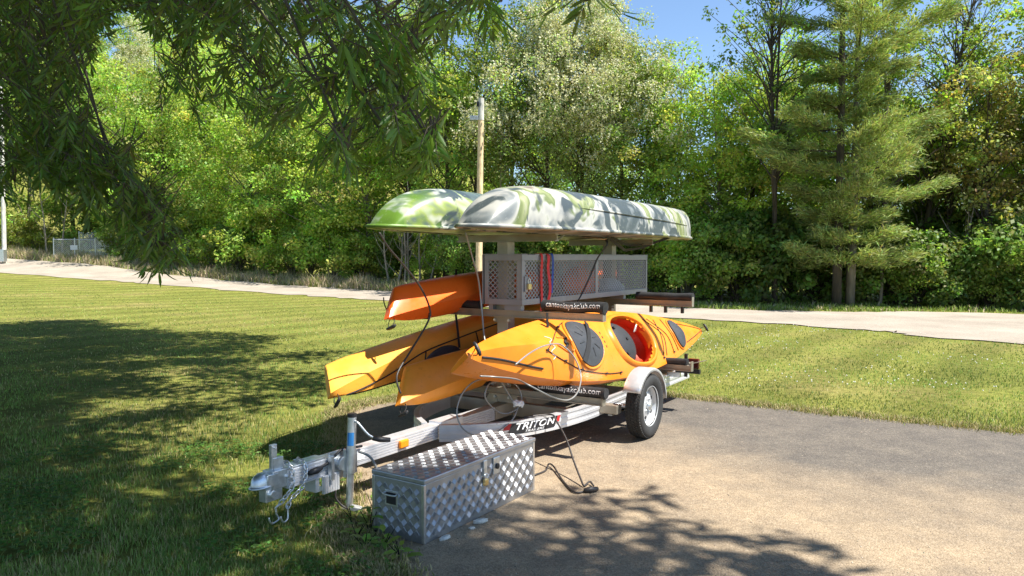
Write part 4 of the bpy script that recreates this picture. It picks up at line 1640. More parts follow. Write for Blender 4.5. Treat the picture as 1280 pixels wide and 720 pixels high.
def tread(o, ax, ay, nrm, w, h, par, pitch=.0485, m=.03, joined=False):
    jb = MB()
    o, ax, ay, nrm = (Vector(k) for k in (o, ax, ay, nrm))
    nx_, ny_ = int((w - 2 * m) / pitch), int((h - 2 * m) / pitch)
    for i in range(nx_ + 1):
        for j in range(ny_ + 1):
            if (i + j) % 2 and False:
                continue
            c = o + ax * (w / 2 + (i - nx_ / 2) * pitch) + ay * (h / 2 + (j - ny_ / 2) * pitch) + nrm * .0006
            m3 = Matrix((ax, ay, nrm)).transposed() @ Matrix.Rotation(R(45 if (i + j) % 2 else -45), 3, 'Z')
            m4 = Matrix.Translation(c) @ m3.to_4x4()
            if joined:
                jb.add([m4 @ Vector(p) for p in lz.v], lz.f)
            else:
                b = link('tread_bars', lzm, None, par)
                b.matrix_local = m4
    if joined:
        jb.build('tread_bars', 'tread', par)['kind'] = 'stuff'


bodyo = tb.children[0]
tread((0, 0, .0), (0, 1, 0), (0, 0, 1), (1, 0, 0), BXL, BXH - .03, bodyo, .047)
tread((-BXW, 0, 0), (1, 0, 0), (0, 0, 1), (0, -1, 0), BXW, BXH - .03, bodyo, .047)
tread((.01, -.006, BXH), (0, 1, 0), (-1, 0, 0), (0, 0, 1), BXL + .012, BXW + .016, lid, .047, .02, True)
# hasp, lock, side handle
hs = tp(MB().bbox(.001, .012, BXL * .60 - .035, BXL * .60 + .035, BXH - .135, BXH - .028), 'latch', 'galv', bevel=.004)
tp(MB().lathe([(.018, 0), (.018, .010), (.010, .012)], 16, Matrix.Translation((.011, BXL * .60 + .0, BXH - .085)) @ Matrix.Rotation(math.pi / 2, 4, 'Y')), 'keyhole', 'black_plastic', hs, smooth=40)
tp(MB().bbox(.001, .016, BXL * .49 - .018, BXL * .49 + .018, BXH - .12, BXH - .02), 'hasp', 'galv', bevel=.003)
plk = tp(MB().bbox(.006, .026, BXL * .49 - .02, BXL * .49 + .02, BXH - .175, BXH - .135), 'padlock', 'brass', bevel=.004)
tp(MB().tube(spline([(.016, BXL * .49 - .012, BXH - .135), (.018, BXL * .49 - .012, BXH - .11), (.018, BXL * .49 + .012, BXH - .11), (.016, BXL * .49 + .012, BXH - .135)], 4), .0035, 6), 'shackle', 'galv', plk)
hd = tp(MB().bbox(-BXW * .62 - .05, -BXW * .62 + .05, -.004, .001, BXH - .19, BXH - .10), 'handle', 'galv', bevel=.003)
tp(MB().bbox(-BXW * .62 - .036, -BXW * .62 + .036, -.006, -.003, BXH - .178, BXH - .112), 'handle_recess', 'black_print', hd)
tp(MB().tube(spline([(-BXW * .62 - .045, -.004, BXH - .115), (-BXW * .62 - .04, -.024, BXH - .12), (-BXW * .62 + .04, -.024, BXH - .12), (-BXW * .62 + .045, -.004, BXH - .115)], 5), .0055, 7), 'handle_bar', 'galv', hd, smooth=True)

# ------------------------------------------------------------------ small stones by the tool box
def stone(loc, size, rz, label, seed):
    rr = random.Random(seed)
    mb = MB()
    n, m_ = 6, 9
    vs, fs = [], []
    for i in range(n + 1):
        th = math.pi * i / n
        for j in range(m_):
            a = 2 * math.pi * j / m_
            k = 1 + rr.uniform(-.14, .14)
            vs.append((size[0] * k * math.sin(th) ** .6 * math.cos(a), size[1] * k * math.sin(th) ** .6 * math.sin(a), size[2] * math.cos(th)))
    for i in range(n):
        for j in range(m_):
            fs.append((i * m_ + j, i * m_ + (j + 1) % m_, (i + 1) * m_ + (j + 1) % m_, (i + 1) * m_ + j))
    o = mb.add(vs, fs).build('stone', 'pole_grey')
    o.location = loc
    o.rotation_euler = (0, 0, rz)
    return tag(o, label, 'stone')


for (px, py), sz, rz, lb, sd in (((601, 655), (.05, .02, .014), .5, 'flat pale stone chip by the long side of the tool box', 1),
                                 ((556, 676), (.045, .018, .012), .9, 'thin brown stone chip at the corner of the tool box', 2),
                                 ((590, 663), (.02, .012, .008), .2, 'small pebble next to the flat stone chip by the tool box', 3)):
    g = on_ground(px, py)
    stone((g[0], g[1], PADZ + sz[2] * .8), sz, rz, lb, sd)


# ------------------------------------------------------------------ utility poles, fence
def px_ground(px, d):
    x = (px - 640) / FPX * d
    return x, d, tz1(x, d)


def pole(px, d, ztop_px, r0, r1, mat, label, lean=0.0):
    x, y, z = px_ground(px, d)
    top = at_depth(px, ztop_px, d)[2]
    o = empty('utility_pole', (x, y, z), label=label, cat='pole')
    H_ = top - z
    MB().tube([(0, 0, -.3), (lean * .5, 0, H_ * .5), (lean, 0, H_)], [r0, (r0 + r1) / 2, r1], 14).build('shaft', mat, o, smooth=40)
    return o, H_


po, ph = pole(598, 29, 123, .14, .11, 'pole_wood', 'pale tan wooden utility pole rising behind the kayaks', .12)
MB().tube([(.11, 0, ph - .85), (.12, 0, ph + .004)], [.121, .115], 14).build('weathered_top', 'pole_grey', po, smooth=40)
MB().bbox(-.32, -.0, -.10, .10, ph - .85, ph - .68).build('bracket', 'galv', po, bevel=.01)
MB().bbox(-.05, .04, -.16, -.12, ph - .34, ph - .16).build('plate', 'black_plastic', po)
po2, ph2 = pole(6, 43, 20, .12, .10, 'pole_grey', 'thin whitish pole at the wood edge near the chain-link fence', .1)
for k in range(6):
    MB().bbox(-.02, .13, -.15, -.10, 5.2 + k * .35, 5.26 + k * .35).build('step', 'black_plastic', po2)
MB().bbox(-.3, .2, -.35, -.05, .1, .8).build('meter_box', 'galv', po2, bevel=.02)


def chain_link(pa, pb, h, npost, label, signs=(), frame_r=.035):
    a, b = Vector(pa), Vector(pb)
    o = empty('chain_link_fence', a, label=label, cat='fence')
    d = b - a
    for i in range(npost):
        p = d * (i / (npost - 1))
        MB().tube([p + Vector((0, 0, -.2)), p + Vector((0, 0, h + .06))], frame_r, 10).build('post', 'galv', o, smooth=40)
        MB().lathe([(frame_r * 1.1, 0), (frame_r * .8, .03), (.004, .045)], 10, Matrix.Translation(p + Vector((0, 0, h + .06)))).build('post_cap', 'galv', o)
    for z in (.06, h):
        MB().tube([Vector((0, 0, z)), d + Vector((0, 0, z))], .022, 8).build('rail', 'galv', o)
    L_ = d.length
    ax = d.normalized()
    nr = ax.cross(Vector((0, 0, 1))).normalized()
    m_ = lattice(MB(), (0, 0, .06), ax, (0, 0, 1), nr, L_, h - .06, .085, R(45), .010, .006).build('mesh_panel', 'galv', o)
    m_['kind'] = 'stuff'
    for t, z, w_, hh_, mt in signs:
        p = d * t - nr * -.05
        q = ax * w_ / 2
        zz = Vector((0, 0, z))
        MB().add([p - q + zz, p + q + zz, p + q + zz + Vector((0, 0, hh_)), p - q + zz + Vector((0, 0, hh_)),
                  p - q + zz + nr * .01, p + q + zz + nr * .01, p + q + zz + Vector((0, 0, hh_)) + nr * .01, p - q + zz + Vector((0, 0, hh_)) + nr * .01],
                 [(3, 2, 1, 0), (4, 5, 6, 7), (0, 1, 5, 4), (1, 2, 6, 5), (2, 3, 7, 6), (3, 0, 4, 7)]).build('sign', mt, o)
    return o


fa, fb = px_ground(68, 44.5), px_ground(145, 46.0)
chain_link(fa, fb, 1.28, 4, 'low grey chain-link fence with two small signs along the road', ((.32, .65, .38, .28, 'white_print'), (.86, .62, .34, .3, 'white_print')))
fa2, fb2 = px_ground(100, 48.0), px_ground(140, 48.5)
chain_link(fa2, fb2, 1.45, 3, 'second chain-link fence run standing behind the low signed one')

# ------------------------------------------------------------------ trees
GREEN = (.225, .315, .075)
LIME = (.31, .41, .085)
DARK = (.16, .24, .06)
OLIVE = (.12, .14, .03)
GOLD = (.30, .29, .10)


def leaf_cloud(centres, radii, per, ln, wd, base, flat=.7, up=.55, var=.22, clumpvar=.16, shell=.5):
    """leaves round clump centres; returns verts, faces, tints"""
    nC = len(centres)
    n = nC * per
    ci = np.repeat(np.arange(nC), per)
    u = rand_unit(n)
    rr = radii[ci] * (rng.random(n) ** shell)
    off = u * rr[:, None]
    off[:, 2] *= flat
    c = centres[ci] + off
    nr = norm(u * .6 + rand_unit(n) * .75 + np.array([0, 0, up]))
    d = norm(np.cross(nr, rand_unit(n)) + np.array([0, 0, -.25]))
    l_ = ln * (.65 + .7 * rng.random(n))
    v, f = leaf_quads(c, d, nr, l_, l_ * wd)
    ck = (1 + clumpvar * rng.normal(size=(nC, 1)).clip(-2, 2))
    ch = 1 + .07 * rng.normal(size=(nC, 3))
    t = tints(n, base, var) * ck[ci] * ch[ci]
    return v, f, np.repeat(t.clip(.003, .95), 4, axis=0)


def crown_points(seed, H, base, r, n, shape=1.0):
    g = np.random.default_rng(seed)
    u = norm(g.normal(size=(n, 3)))
    q = g.random(n) ** .42
    p = u * q[:, None]
    ph = g.random(4) * 6
    az = np.arctan2(p[:, 1], p[:, 0])
    lob = 1 + .22 * np.sin(2 * az + ph[0]) + .16 * np.sin(3 * az + ph[1] + 3 * p[:, 2]) + .12 * np.sin(5 * p[:, 2] + ph[2])
    zc, zh = (H + base) / 2, (H - base) / 2
    taper = 1 - .25 * shape * (p[:, 2])
    return np.c_[p[:, 0] * r * lob * taper, p[:, 1] * r * lob * taper, zc + p[:, 2] * zh]


def trunk_mesh(seed, H, r0, targets, nlimb, bark_split=1, lean=(0, 0)):
    g = random.Random(seed)
    mb = MB()
    for b in range(bark_split):
        pts, rs = [], []
        wx, wy = g.uniform(-.4, .4), g.uniform(-.4, .4)
        for k in range(9):
            t = k / 8
            pts.append((lean[0] * t ** 1.4 + wx * t + .12 * math.sin(5 * t + b) + b * .3 * (.3 + t), lean[1] * t + wy * t + .1 * math.sin(4 * t + 2 + b), -.3 + (H * .92 + .3) * t))
            rs.append(r0 * (1.25 if k == 0 else 1) * (1 - .88 * t) / (1 + .2 * b))
        mb.tube(pts, rs, 9)
        if b == 0:
            main = pts
    idx_ = list(range(len(targets)))
    g.shuffle(idx_)
    for i in idx_[:nlimb]:
        c = targets[i]
        tz_ = max(H * .12, c[2] - g.uniform(.8, 2.8))
        t = min(.95, max(.1, tz_ / (H * .92)))
        k = min(7, int(t * 8))
        a = Vector(main[k]).lerp(Vector(main[k + 1]), t * 8 - k)
        c = Vector(c)
        mid = a.lerp(c, .5) + Vector((g.uniform(-.2, .2), g.uniform(-.2, .2), g.uniform(-.05, .35)))
        rr = r0 * (1 - .85 * t) * .38 + .009
        mb.tube([a, a.lerp(mid, .6) + Vector((0, 0, .05)), mid, c], [rr, rr * .7, rr * .5, .008], 5, cap=False)
    return mb


class TreeKind:
    def __init__(s, seed, H, base, r, nc, per, ln, wd, tint, bark, r0=.16, nlimb=40, rc=(.55, 1.0), shape=1, split=1, blossom=0, var=.22, lean=(0, 0), flat=.7):
        cp_ = crown_points(seed, H, base, r, nc, shape)
        if lean != (0, 0):
            cp_[:, 0] += lean[0] * (cp_[:, 2] / H).clip(0, 1) ** 1.4
            cp_[:, 1] += lean[1] * (cp_[:, 2] / H).clip(0, 1)
        rad = rng.uniform(rc[0], rc[1], nc)
        v, f, t = leaf_cloud(cp_, rad, per, ln, wd, tint, var=var, flat=flat)
        s.crown = np_mesh('crown', v, f, t)
        s.crown.materials.append(M['leaf'])
        s.trunk = trunk_mesh(seed, H, r0, cp_, nlimb, split, lean).mesh('trunk', True)
        s.trunk.materials.append(M[bark])
        s.blossom = None
        if blossom:
            up = cp_[np.argsort(cp_[:, 2])[int(nc * .25):]]
            sel = up[rng.random(len(up)) < .75]
            # hanging racemes: little drops of petals at clump edges
            nR = blossom
            ci = rng.integers(0, len(sel), nR)
            c0 = sel[ci] + rand_unit(nR) * rng.uniform(.4, .9, (nR, 1)) * np.array([1, 1, .7])
            k = 7
            cc = np.repeat(c0, k, axis=0) + rng.normal(size=(nR * k, 3)) * np.array([.035, .035, .085])
            nn = rand_unit(nR * k)
            dd = np.cross(nn, rand_unit(nR * k))
            v, f = leaf_quads(cc, dd, nn, .095, .075)
            s.blossom = np_mesh('blossom', v, f, np.repeat(tints(nR * k, (.60, .60, .42), .12, .04), 4, axis=0))
            s.blossom.materials.append(M['blossom'])
        s.H = H

    def place(s, x, y, height, rz, label, name='tree', cat='tree', group=None, wide=1.0, z=None):
        o = empty(name, (x, y, tz1(x, y) if z is None else z), (0, 0, rz), label, cat, group)
        k = height / s.H
        o.scale = (k * wide, k * wide, k)
        link('trunk', s.trunk, None, o)
        link('crown', s.crown, None, o)
        if s.blossom:
            link('blossom', s.blossom, None, o)
        return o


T = {}
T['lime1'] = TreeKind(1, 13, 1.6, 3.4, 150, 110, .17, .62, LIME, 'bark_grey', .15)
T['lime2'] = TreeKind(2, 13, 1.0, 3.2, 150, 110, .16, .62, (.28, .38, .085), 'bark_grey', .12)
T['green1'] = TreeKind(3, 14, 2.2, 3.5, 150, 115, .17, .6, GREEN, 'bark', .18)
T['green2'] = TreeKind(4, 14, 1.6, 3.0, 140, 115, .16, .6, (.21, .285, .07), 'bark', .13, split=2)
T['dark'] = TreeKind(5, 15, 2.6, 3.2, 140, 110, .16, .6, (.17, .245, .06), 'bark', .15)
T['locust1'] = TreeKind(6, 15, 2.4, 3.4, 150, 105, .13, .55, (.24, .30, .10), 'bark', .14, blossom=4600)
T['locust2'] = TreeKind(7, 15, 3.2, 3.0, 130, 105, .13, .55, (.25, .31, .11), 'bark', .13, blossom=4600, split=2)
T['thin'] = TreeKind(8, 15, 4.0, 3.2, 80, 60, .15, .6, (.18, .27, .045), 'bark', .10, nlimb=70, rc=(.35, .65))
T['sparse'] = TreeKind(9, 17, 4.5, 3.0, 120, 38, .14, .6, (.20, .30, .06), 'bark', .095, nlimb=110, rc=(.3, .6), split=2)
T['leaning'] = TreeKind(10, 16, 4.0, 3.3, 130, 34, .15, .6, (.21, .27, .07), 'bark', .13, nlimb=120, rc=(.3, .6), lean=(2.6, .4))
T['golden'] = TreeKind(11, 10, 2.0, 2.7, 120, 80, .15, .6, GOLD, 'bark', .13, rc=(.4, .75), var=.3)
T['shrub1'] = TreeKind(12, 3.2, .15, 1.7, 75, 110, .13, .62, LIME, 'bark_grey', .05, nlimb=25, rc=(.35, .6), split=2)
T['shrub2'] = TreeKind(13, 3.0, .1, 1.8, 75, 110, .13, .6, GREEN, 'bark', .05, nlimb=25, rc=(.35, .6), split=2)
T['shrub3'] = TreeKind(14, 2.6, .1, 1.7, 75, 100, .14, .6, DARK, 'bark', .05, nlimb=25, rc=(.3, .6), split=2)
T['shrub4'] = TreeKind(15, 2.8, .1, 1.6, 65, 90, .12, .6, (.24, .28, .06), 'bark_grey', .05, nlimb=25, rc=(.3, .55), split=2)

GROUPS = {'lime1': 'bright yellow-green leafy trees of the wood', 'lime2': 'fresh green leafy trees of the wood', 'green1': 'mid green broad trees of the wood',
          'green2': 'twin-stemmed green trees of the wood', 'dark': 'dark green tall trees of the wood', 'locust1': 'white-blossomed locust trees', 'locust2': 'twin-stemmed blossoming locust trees',
          'thin': 'thin open-crowned trees of the wood', 'sparse': 'sparse tall trees', 'leaning': 'leaning sparse trees', 'golden': 'golden-leaved trees',
          'shrub1': 'bright yellow-green shrubs at the wood edge', 'shrub2': 'green shrubs at the wood edge', 'shrub3': 'dark shrubs at the wood edge', 'shrub4': 'olive shrubs at the wood edge'}
LAB = {'lime1': 'bright yellow-green leafy tree in the wood edge beyond the gravel road', 'lime2': 'fresh green leafy tree low-branched in the wood beyond the gravel road', 'green1': 'mid green broad-crowned tree in the wood beyond the gravel road',
       'green2': 'twin-stemmed green tree in the wood beyond the gravel road', 'dark': 'dark green tall tree in the wood beyond the gravel road', 'locust1': 'tall locust tree covered in white blossom beyond the gravel road',
       'locust2': 'twin-stemmed locust tree with white blossom beyond the gravel road', 'thin': 'thin open-crowned tree in the wood beyond the gravel road', 'sparse': 'tall sparse twin-stemmed tree with sky showing through its twigs',
       'leaning': 'sparse tree with dark limb leaning to one side', 'golden': 'small tree with golden-brown young leaves', 'shrub1': 'bright yellow-green shrub at the foot of the wood',
       'shrub2': 'green leafy shrub at the foot of the wood', 'shrub3': 'dark leafy shrub at the foot of the wood', 'shrub4': 'olive green loose shrub at the foot of the wood'}
front = [(-150, 50, 'green1', 14), (-80, 48, 'lime1', 13), (-20, 47.5, 'green2', 13), (35, 49, 'lime2', 14), (95, 51, 'dark', 15), (150, 47, 'lime1', 13.5), (205, 45.5, 'green1', 14), (262, 44, 'lime2', 13),
         (315, 42.5, 'lime1', 13.5), (368, 41, 'green2', 13), (415, 39.5, 'lime2', 12), (462, 38, 'lime1', 12), (512, 37.5, 'green1', 13), (556, 36, 'dark', 15), (598, 35.5, 'thin', 16), (640, 34, 'dark', 13.5), (680, 33, 'locust1', 14.5),
         (728, 32, 'locust2', 14), (772, 31, 'locust1', 12.2), (812, 30, 'green2', 10.2), (848, 29.5, 'lime2', 10.0), (900, 27.5, 'lime1', 9.0), (938, 28, 'green1', 9.5), (966, 25.2, 'sparse', 15.5),
         (1108, 25.5, 'thin', 12.5), (1010, 31, 'green1', 11), (1140, 27, 'leaning', 13.5), (1188, 26.5, 'thin', 12), (1232, 25.0, 'golden', 9), (1292, 25.5, 'golden', 9.5), (1330, 25.5, 'green1', 12), (1390, 25, 'lime2', 12), (1460, 24, 'green2', 12), (1210, 29, 'sparse', 13), (985, 28.8, 'lime2', 10.5), (1085, 28, 'green2', 9.6), (1128, 29.5, 'lime1', 8.6), (1180, 28.8, 'green1', 8.4), (1258, 28.5, 'green1', 8)]
ORD = ['first', 'second', 'third', 'fourth', 'fifth', 'sixth', 'seventh', 'eighth', 'ninth', 'tenth', 'eleventh', 'twelfth', 'thirteenth', 'fourteenth', 'fifteenth', 'sixteenth', 'seventeenth', 'eighteenth', 'nineteenth', 'twentieth']
LOOK = {'lime1': 'bright yellow-green leafy', 'lime2': 'fresh green low-branched', 'green1': 'mid green broad-crowned', 'green2': 'twin-stemmed green', 'dark': 'dark green tall',
        'locust1': 'white-blossomed locust', 'locust2': 'twin-stemmed blossoming locust', 'thin': 'thin open-crowned', 'sparse': 'tall sparse twiggy', 'leaning': 'sparse dark-limbed leaning', 'golden': 'golden-brown leaved',
        'shrub1': 'bright yellow-green', 'shrub2': 'green leafy', 'shrub3': 'dark leafy', 'shrub4': 'loose olive green'}


def landmark_labels(rows, word, pinex=1050):
    """one label for each: counted from the fence, the tan pole or the pine"""
    out = {}
    segs = [[r for r in rows if r[0] < 105], [r for r in rows if 105 <= r[0] < 600], [r for r in rows if 600 <= r[0] < pinex], [r for r in rows if r[0] >= pinex]]
    tails = ['beyond the chain-link fence, away from the tan pole', 'from the chain-link fence towards the tan pole', 'from the tan pole towards the white pine', 'past the white pine, away from the tan pole']
    for k, (sg, tl) in enumerate(zip(segs, tails)):
        for n_, r in enumerate(sorted(sg, key=lambda r: -r[0] if k == 0 else r[0])):
            out[r] = '%s %s, %s %s' % (LOOK[r[2]], word, ORD[min(n_, 19)], tl)
    return out


fl = landmark_labels(front, 'tree')
for i, r in enumerate(front):
    px, d, kd, hh_ = r
    x, y, _ = px_ground(px, d)
    T[kd].place(x, y, hh_, i * 2.39, fl[r], group=GROUPS[kd])
# second row up the slope
back = []
for i, px in enumerate(range(-120, 800, 58)):
    d = 56 + (i * 7 % 11) + max(0, (500 - px) / 60)
    back.append((px, d, ('green1', 'lime1', 'dark', 'lime2', 'green2', 'locust1')[i % 6], 14 + (i * 5 % 4)))
for i, px in enumerate(range(880, 1400, 75)):
    back.append((px, 38 + (i * 5 % 7), ('green2', 'dark', 'green1')[i % 3], 6.0 + (i % 3)))
for i, px in enumerate(range(-60, 560, 80)):
    back.append((px, 76 + (i * 5 % 9), ('lime1', 'locust1', 'green1', 'lime2')[i % 4], 17))
bl = landmark_labels([r for r in back if r[1] < 74], 'back-row tree')
bl.update(landmark_labels([r for r in back if r[1] >= 74], 'hilltop tree'))
for i, r in enumerate(back):
    px, d, kd, hh_ = r
    x, y, _ = px_ground(px, d)
    T[kd].place(x, y, hh_, i * 1.7, bl[r], group='trees in the back of the wood, ' + kd.rstrip('12'))
# shrubs along the foot of the wood
shr = [(-60, 46.2, 'shrub2', 3.4), (10, 46.5, 'shrub4', 2.6), (45, 47.5, 'shrub4', 2.2), (165, 44, 'shrub3', 2.6), (195, 43.2, 'shrub4', 2.4), (232, 42.6, 'shrub2', 4.4), (268, 41.4, 'shrub1', 3.6), (300, 40.6, 'shrub3', 3.2), (330, 40, 'shrub1', 4.8),
       (362, 39, 'shrub1', 3.4), (392, 38.2, 'shrub2', 3.0), (420, 37.4, 'shrub1', 4.2), (447, 36.6, 'shrub2', 3.0), (476, 36.6, 'shrub4', 2.6), (505, 36.6, 'shrub3', 2.4), (540, 35, 'shrub1', 2.4), (580, 33.6, 'shrub2', 2.6), (618, 33, 'shrub3', 2.6), (655, 32, 'shrub2', 3.0),
       (700, 31, 'shrub3', 3), (745, 30, 'shrub2', 3.2), (790, 29, 'shrub3', 3), (822, 28, 'shrub1', 3.0), (858, 27, 'shrub1', 3.2), (893, 26.4, 'shrub2', 3.2), (925, 26.2, 'shrub3', 3.2), (955, 26.6, 'shrub2', 2.6), (990, 26, 'shrub3', 3.4), (1022, 26, 'shrub3', 2.6),
       (1078, 25.6, 'shrub3', 2.6), (1118, 24.8, 'shrub2', 2.2), (1146, 24.4, 'shrub3', 2.5), (1176, 24, 'shrub3', 2.2), (1206, 23.8, 'shrub2', 1.6), (1236, 23.6, 'shrub3', 2.6), (1264, 23.2, 'shrub2', 2.2), (1298, 23, 'shrub3', 3), (1340, 22.6, 'shrub2', 2.6), (1390, 22, 'shrub3', 3),
       (1060, 28, 'shrub2', 3.4), (1160, 28, 'shrub3', 3.6), (1250, 27.5, 'shrub3', 3.8), (880, 31, 'shrub3', 4), (760, 34, 'shrub3', 4), (600, 38, 'shrub3', 4), (480, 41, 'shrub3', 4.2), (250, 47, 'shrub3', 4), (120, 50, 'shrub3', 4)]
sl_ = landmark_labels(shr, 'shrub')
for i, r in enumerate(shr):
    px, d, kd, hh_ = r
    x, y, _ = px_ground(px, d + (1.3 if px < 560 else 0))
    T[kd].place(x, y, hh_, i * 2.1, sl_[r], name='shrub', cat='shrub', group=GROUPS[kd], wide=1.0)

# pale thin saplings and dead stems in the edge of the wood


def sapling(px, d, H_, lean, seed, label):
    x, y, z = px_ground(px, d)
    g = random.Random(seed)
    mb = MB()
    pts = [(lean * t + .05 * math.sin(6 * t + seed), .03 * math.cos(5 * t), -.1 + H_ * t) for t in [k / 8 for k in range(9)]]
    mb.tube(pts, [.055 * (1 - .8 * k / 8) + .006 for k in range(9)], 6)
    for k in range(9):
        t = g.uniform(.3, .95)
        a = Vector(pts[int(t * 8)])
        an = g.uniform(0, 6.28)
        l_ = g.uniform(.4, 1.2)
        mb.tube([a, a + Vector((math.cos(an) * l_ * .5, math.sin(an) * l_ * .5, l_ * .5)), a + Vector((math.cos(an) * l_ * .8, math.sin(an) * l_ * .8, l_ * 1.1))], [.02, .013, .005], 5, cap=False)
    o = mb.build('bare_sapling', 'bark_pale', smooth=True)
    o.location = (x, y, z)
    return tag(o, label, 'sapling', 'bare pale saplings at the wood edge')


LOOK['sap'] = 'bare pale thin'
saps = [(px, d, 'sap', H_, ln_) for px, d, H_, ln_ in ((505, 34.6, 4.4, .1), (523, 34.8, 3.6, .15), (486, 35.4, 3.4, -.3), (512, 35, 5.2, -.1), (538, 34.6, 2.6, .4), (497, 34.6, 2.5, .3), (622, 32.2, 7.5, .25), (640, 32.4, 4.0, -.2), (664, 31.8, 4.6, .3), (690, 31, 4.2, -.2), (78, 46.6, 5.2, .5), (60, 46.8, 4.6, -.4), (715, 30.5, 4.5, .2), (1100, 24.3, 3.4, .1), (1195, 24.2, 3.4, .5))]
pl_ = landmark_labels(saps, 'sapling')
for i, r in enumerate(saps):
    sapling(r[0], r[1], r[3], r[4], i, pl_[r])


# ------------------------------------------------------------------ white pine
def pine(px, d, H_, label, stems=((0, 0), (.45, .1))):
    x, y, z = px_ground(px, d)
    o = empty('pine_tree', (x, y, z), label=label, cat='tree')
    g = random.Random(5)
    for (sx, sy) in stems:
        k = 1 if sx == 0 else .93
        pts = [(sx + .05 * math.sin(4 * t + sx) + (sx * .5) * t, sy, -.2 + H_ * k * t) for t in [i / 8 for i in range(9)]]
        MB().tube(pts, [.14 * (1 - .9 * i / 8) + .012 for i in range(9)], 10).build('trunk', 'bark_grey' if sx else 'bark', o, smooth=True)
    br = MB()
    C, Dn = [], []
    zz = 1.6
    while zz < H_ - .4:
        t = zz / H_
        nb = g.randint(4, 6)
        rmax = 3.3 * (1 - t) ** .45 * (.78 + .22 * math.sin(zz * 1.7)) * min(1, .55 + zz / 6) + .2
        a0 = g.uniform(0, 6)
        for b in range(nb):
            a = a0 + b * 2 * math.pi / nb + g.uniform(-.35, .35)
            l_ = rmax * g.uniform(.45, 1.12)
            sag = -.10 * l_ * (1 - t) + .25 * t * l_
            p0 = Vector((g.choice(stems)[0] * (1 + .5 * t), 0, zz + g.uniform(-.15, .15)))
            dr = Vector((math.cos(a), math.sin(a), 0))
            p1 = p0 + dr * l_ * .55 + Vector((0, 0, sag + .05))
            p2 = p0 + dr * l_ + Vector((0, 0, sag + .18 * l_))
            br.tube([p0, p1, p2], [.035 * (1 - t) + .01, .02 * (1 - t) + .008, .005], 5, cap=False)
            # side shoots carry the needles
            for q in range(int(10 + 19 * l_)):
                s_ = g.uniform(.12, 1.0) ** .8
                c = (p0.lerp(p1, s_ / .55) if s_ < .55 else p1.lerp(p2, (s_ - .55) / .45))
                sd = dr.cross(Vector((0, 0, 1))) * (g.uniform(-1, 1) * .40 * l_ * (1.2 - s_) + g.uniform(-.12, .12))
                c = c + sd + Vector((0, 0, g.uniform(-.04, .12)))
                C.append(tuple(c))
                dd = (dr + sd * .8 + Vector((0, 0, .35))).normalized()
                Dn.append(tuple(dd))
        zz += g.uniform(.55, .95)
    br.build('branches', 'bark', o)
    C, Dn = np.array(C), np.array(Dn)
    per = 30
    n = len(C) * per
    ci = np.repeat(np.arange(len(C)), per)
    cc = C[ci] + rng.normal(size=(n, 3)) * np.array([.13, .13, .075])
    dd = norm(Dn[ci] + rng.normal(size=(n, 3)) * .55)
    nn = norm(rand_unit(n) + np.array([0, 0, .6]))
    v, f = leaf_quads(cc + dd * .06, dd, nn, .19 + .07 * rng.random(n), .028)
    ck = 1 + .15 * rng.normal(size=(len(C), 1))
    t_ = (tints(n, (.29, .355, .115), .2) * ck[ci]).clip(.004, .9)
    cr = link('crown', np_mesh('crown', v, f, np.repeat(t_, 4, axis=0)), 'needle', o)
    return o


pine(1046, 23.8, 16.5, 'tall yellow-green white pine in tiers with two trunks beyond the road')

# ------------------------------------------------------------------ big willow oak whose branches hang over the lawn
OAKX, OAKY = -8.6, 7.2
oak = empty('willow_oak', (OAKX, OAKY, tz1(OAKX, OAKY)), label='large spreading oak whose narrow-leaved branches hang down over the lawn', cat='tree')
oz = tz1(OAKX, OAKY)
to_local = np.array([OAKX, OAKY, oz])
MB().tube([(0, 0, -.3), (.05, 0, .3), (.1, .05, 2.5), (.2, 0, 5), (.6, .1, 9), (.9, 0, 13.5)], [.62, .48, .42, .38, .24, .05], 16).build('trunk', 'bark', oak, smooth=True)


def frame_floor(x, y):
    """lowest height at (x, y) that stays above the photograph's top edge"""
    return CAM_H + y * ((360 + 22) / FPX - math.tan(PITCH)) * 1.0


# high canopy
nC = 1900
cx_, cy_ = -4.6, 7.0
ang_ = rng.random(nC * 3) * 2 * np.pi
rr_ = np.sqrt(rng.random(nC * 3))
px_ = cx_ + rr_ * np.cos(ang_) * 11.8
py_ = cy_ + rr_ * np.sin(ang_) * 10.0
top_ = 6.5 + 9.5 * np.sqrt(np.clip(1 - rr_ ** 2, 0, 1))
bot_ = 4.6 + 1.2 * rr_
pz_ = bot_ + (top_ - bot_) * rng.random(nC * 3) ** .8
U_, V_, D_ = project(np.c_[px_, py_, pz_])
lim = np.where(U_ < 110, 70, np.where(U_ < 330, 5, -34))
inside = (D_ > .3) & (U_ > -40) & (U_ < 1330) & (V_ > lim)
behind_gap = (py_ < 2.0) & (pz_ < 4.5)
# the canopy ends along the edge of the shade on the lawn
edge = px_ - np.interp(py_, [0, 2.5, 3.4, 4.0, 4.5, 6.5, 9.0, 12.0, 16], [6.0, 5.5, 4.9, 4.1, 1.6, 1.3, 1.0, .4, -5]) - .3 * rng.normal(size=len(px_))
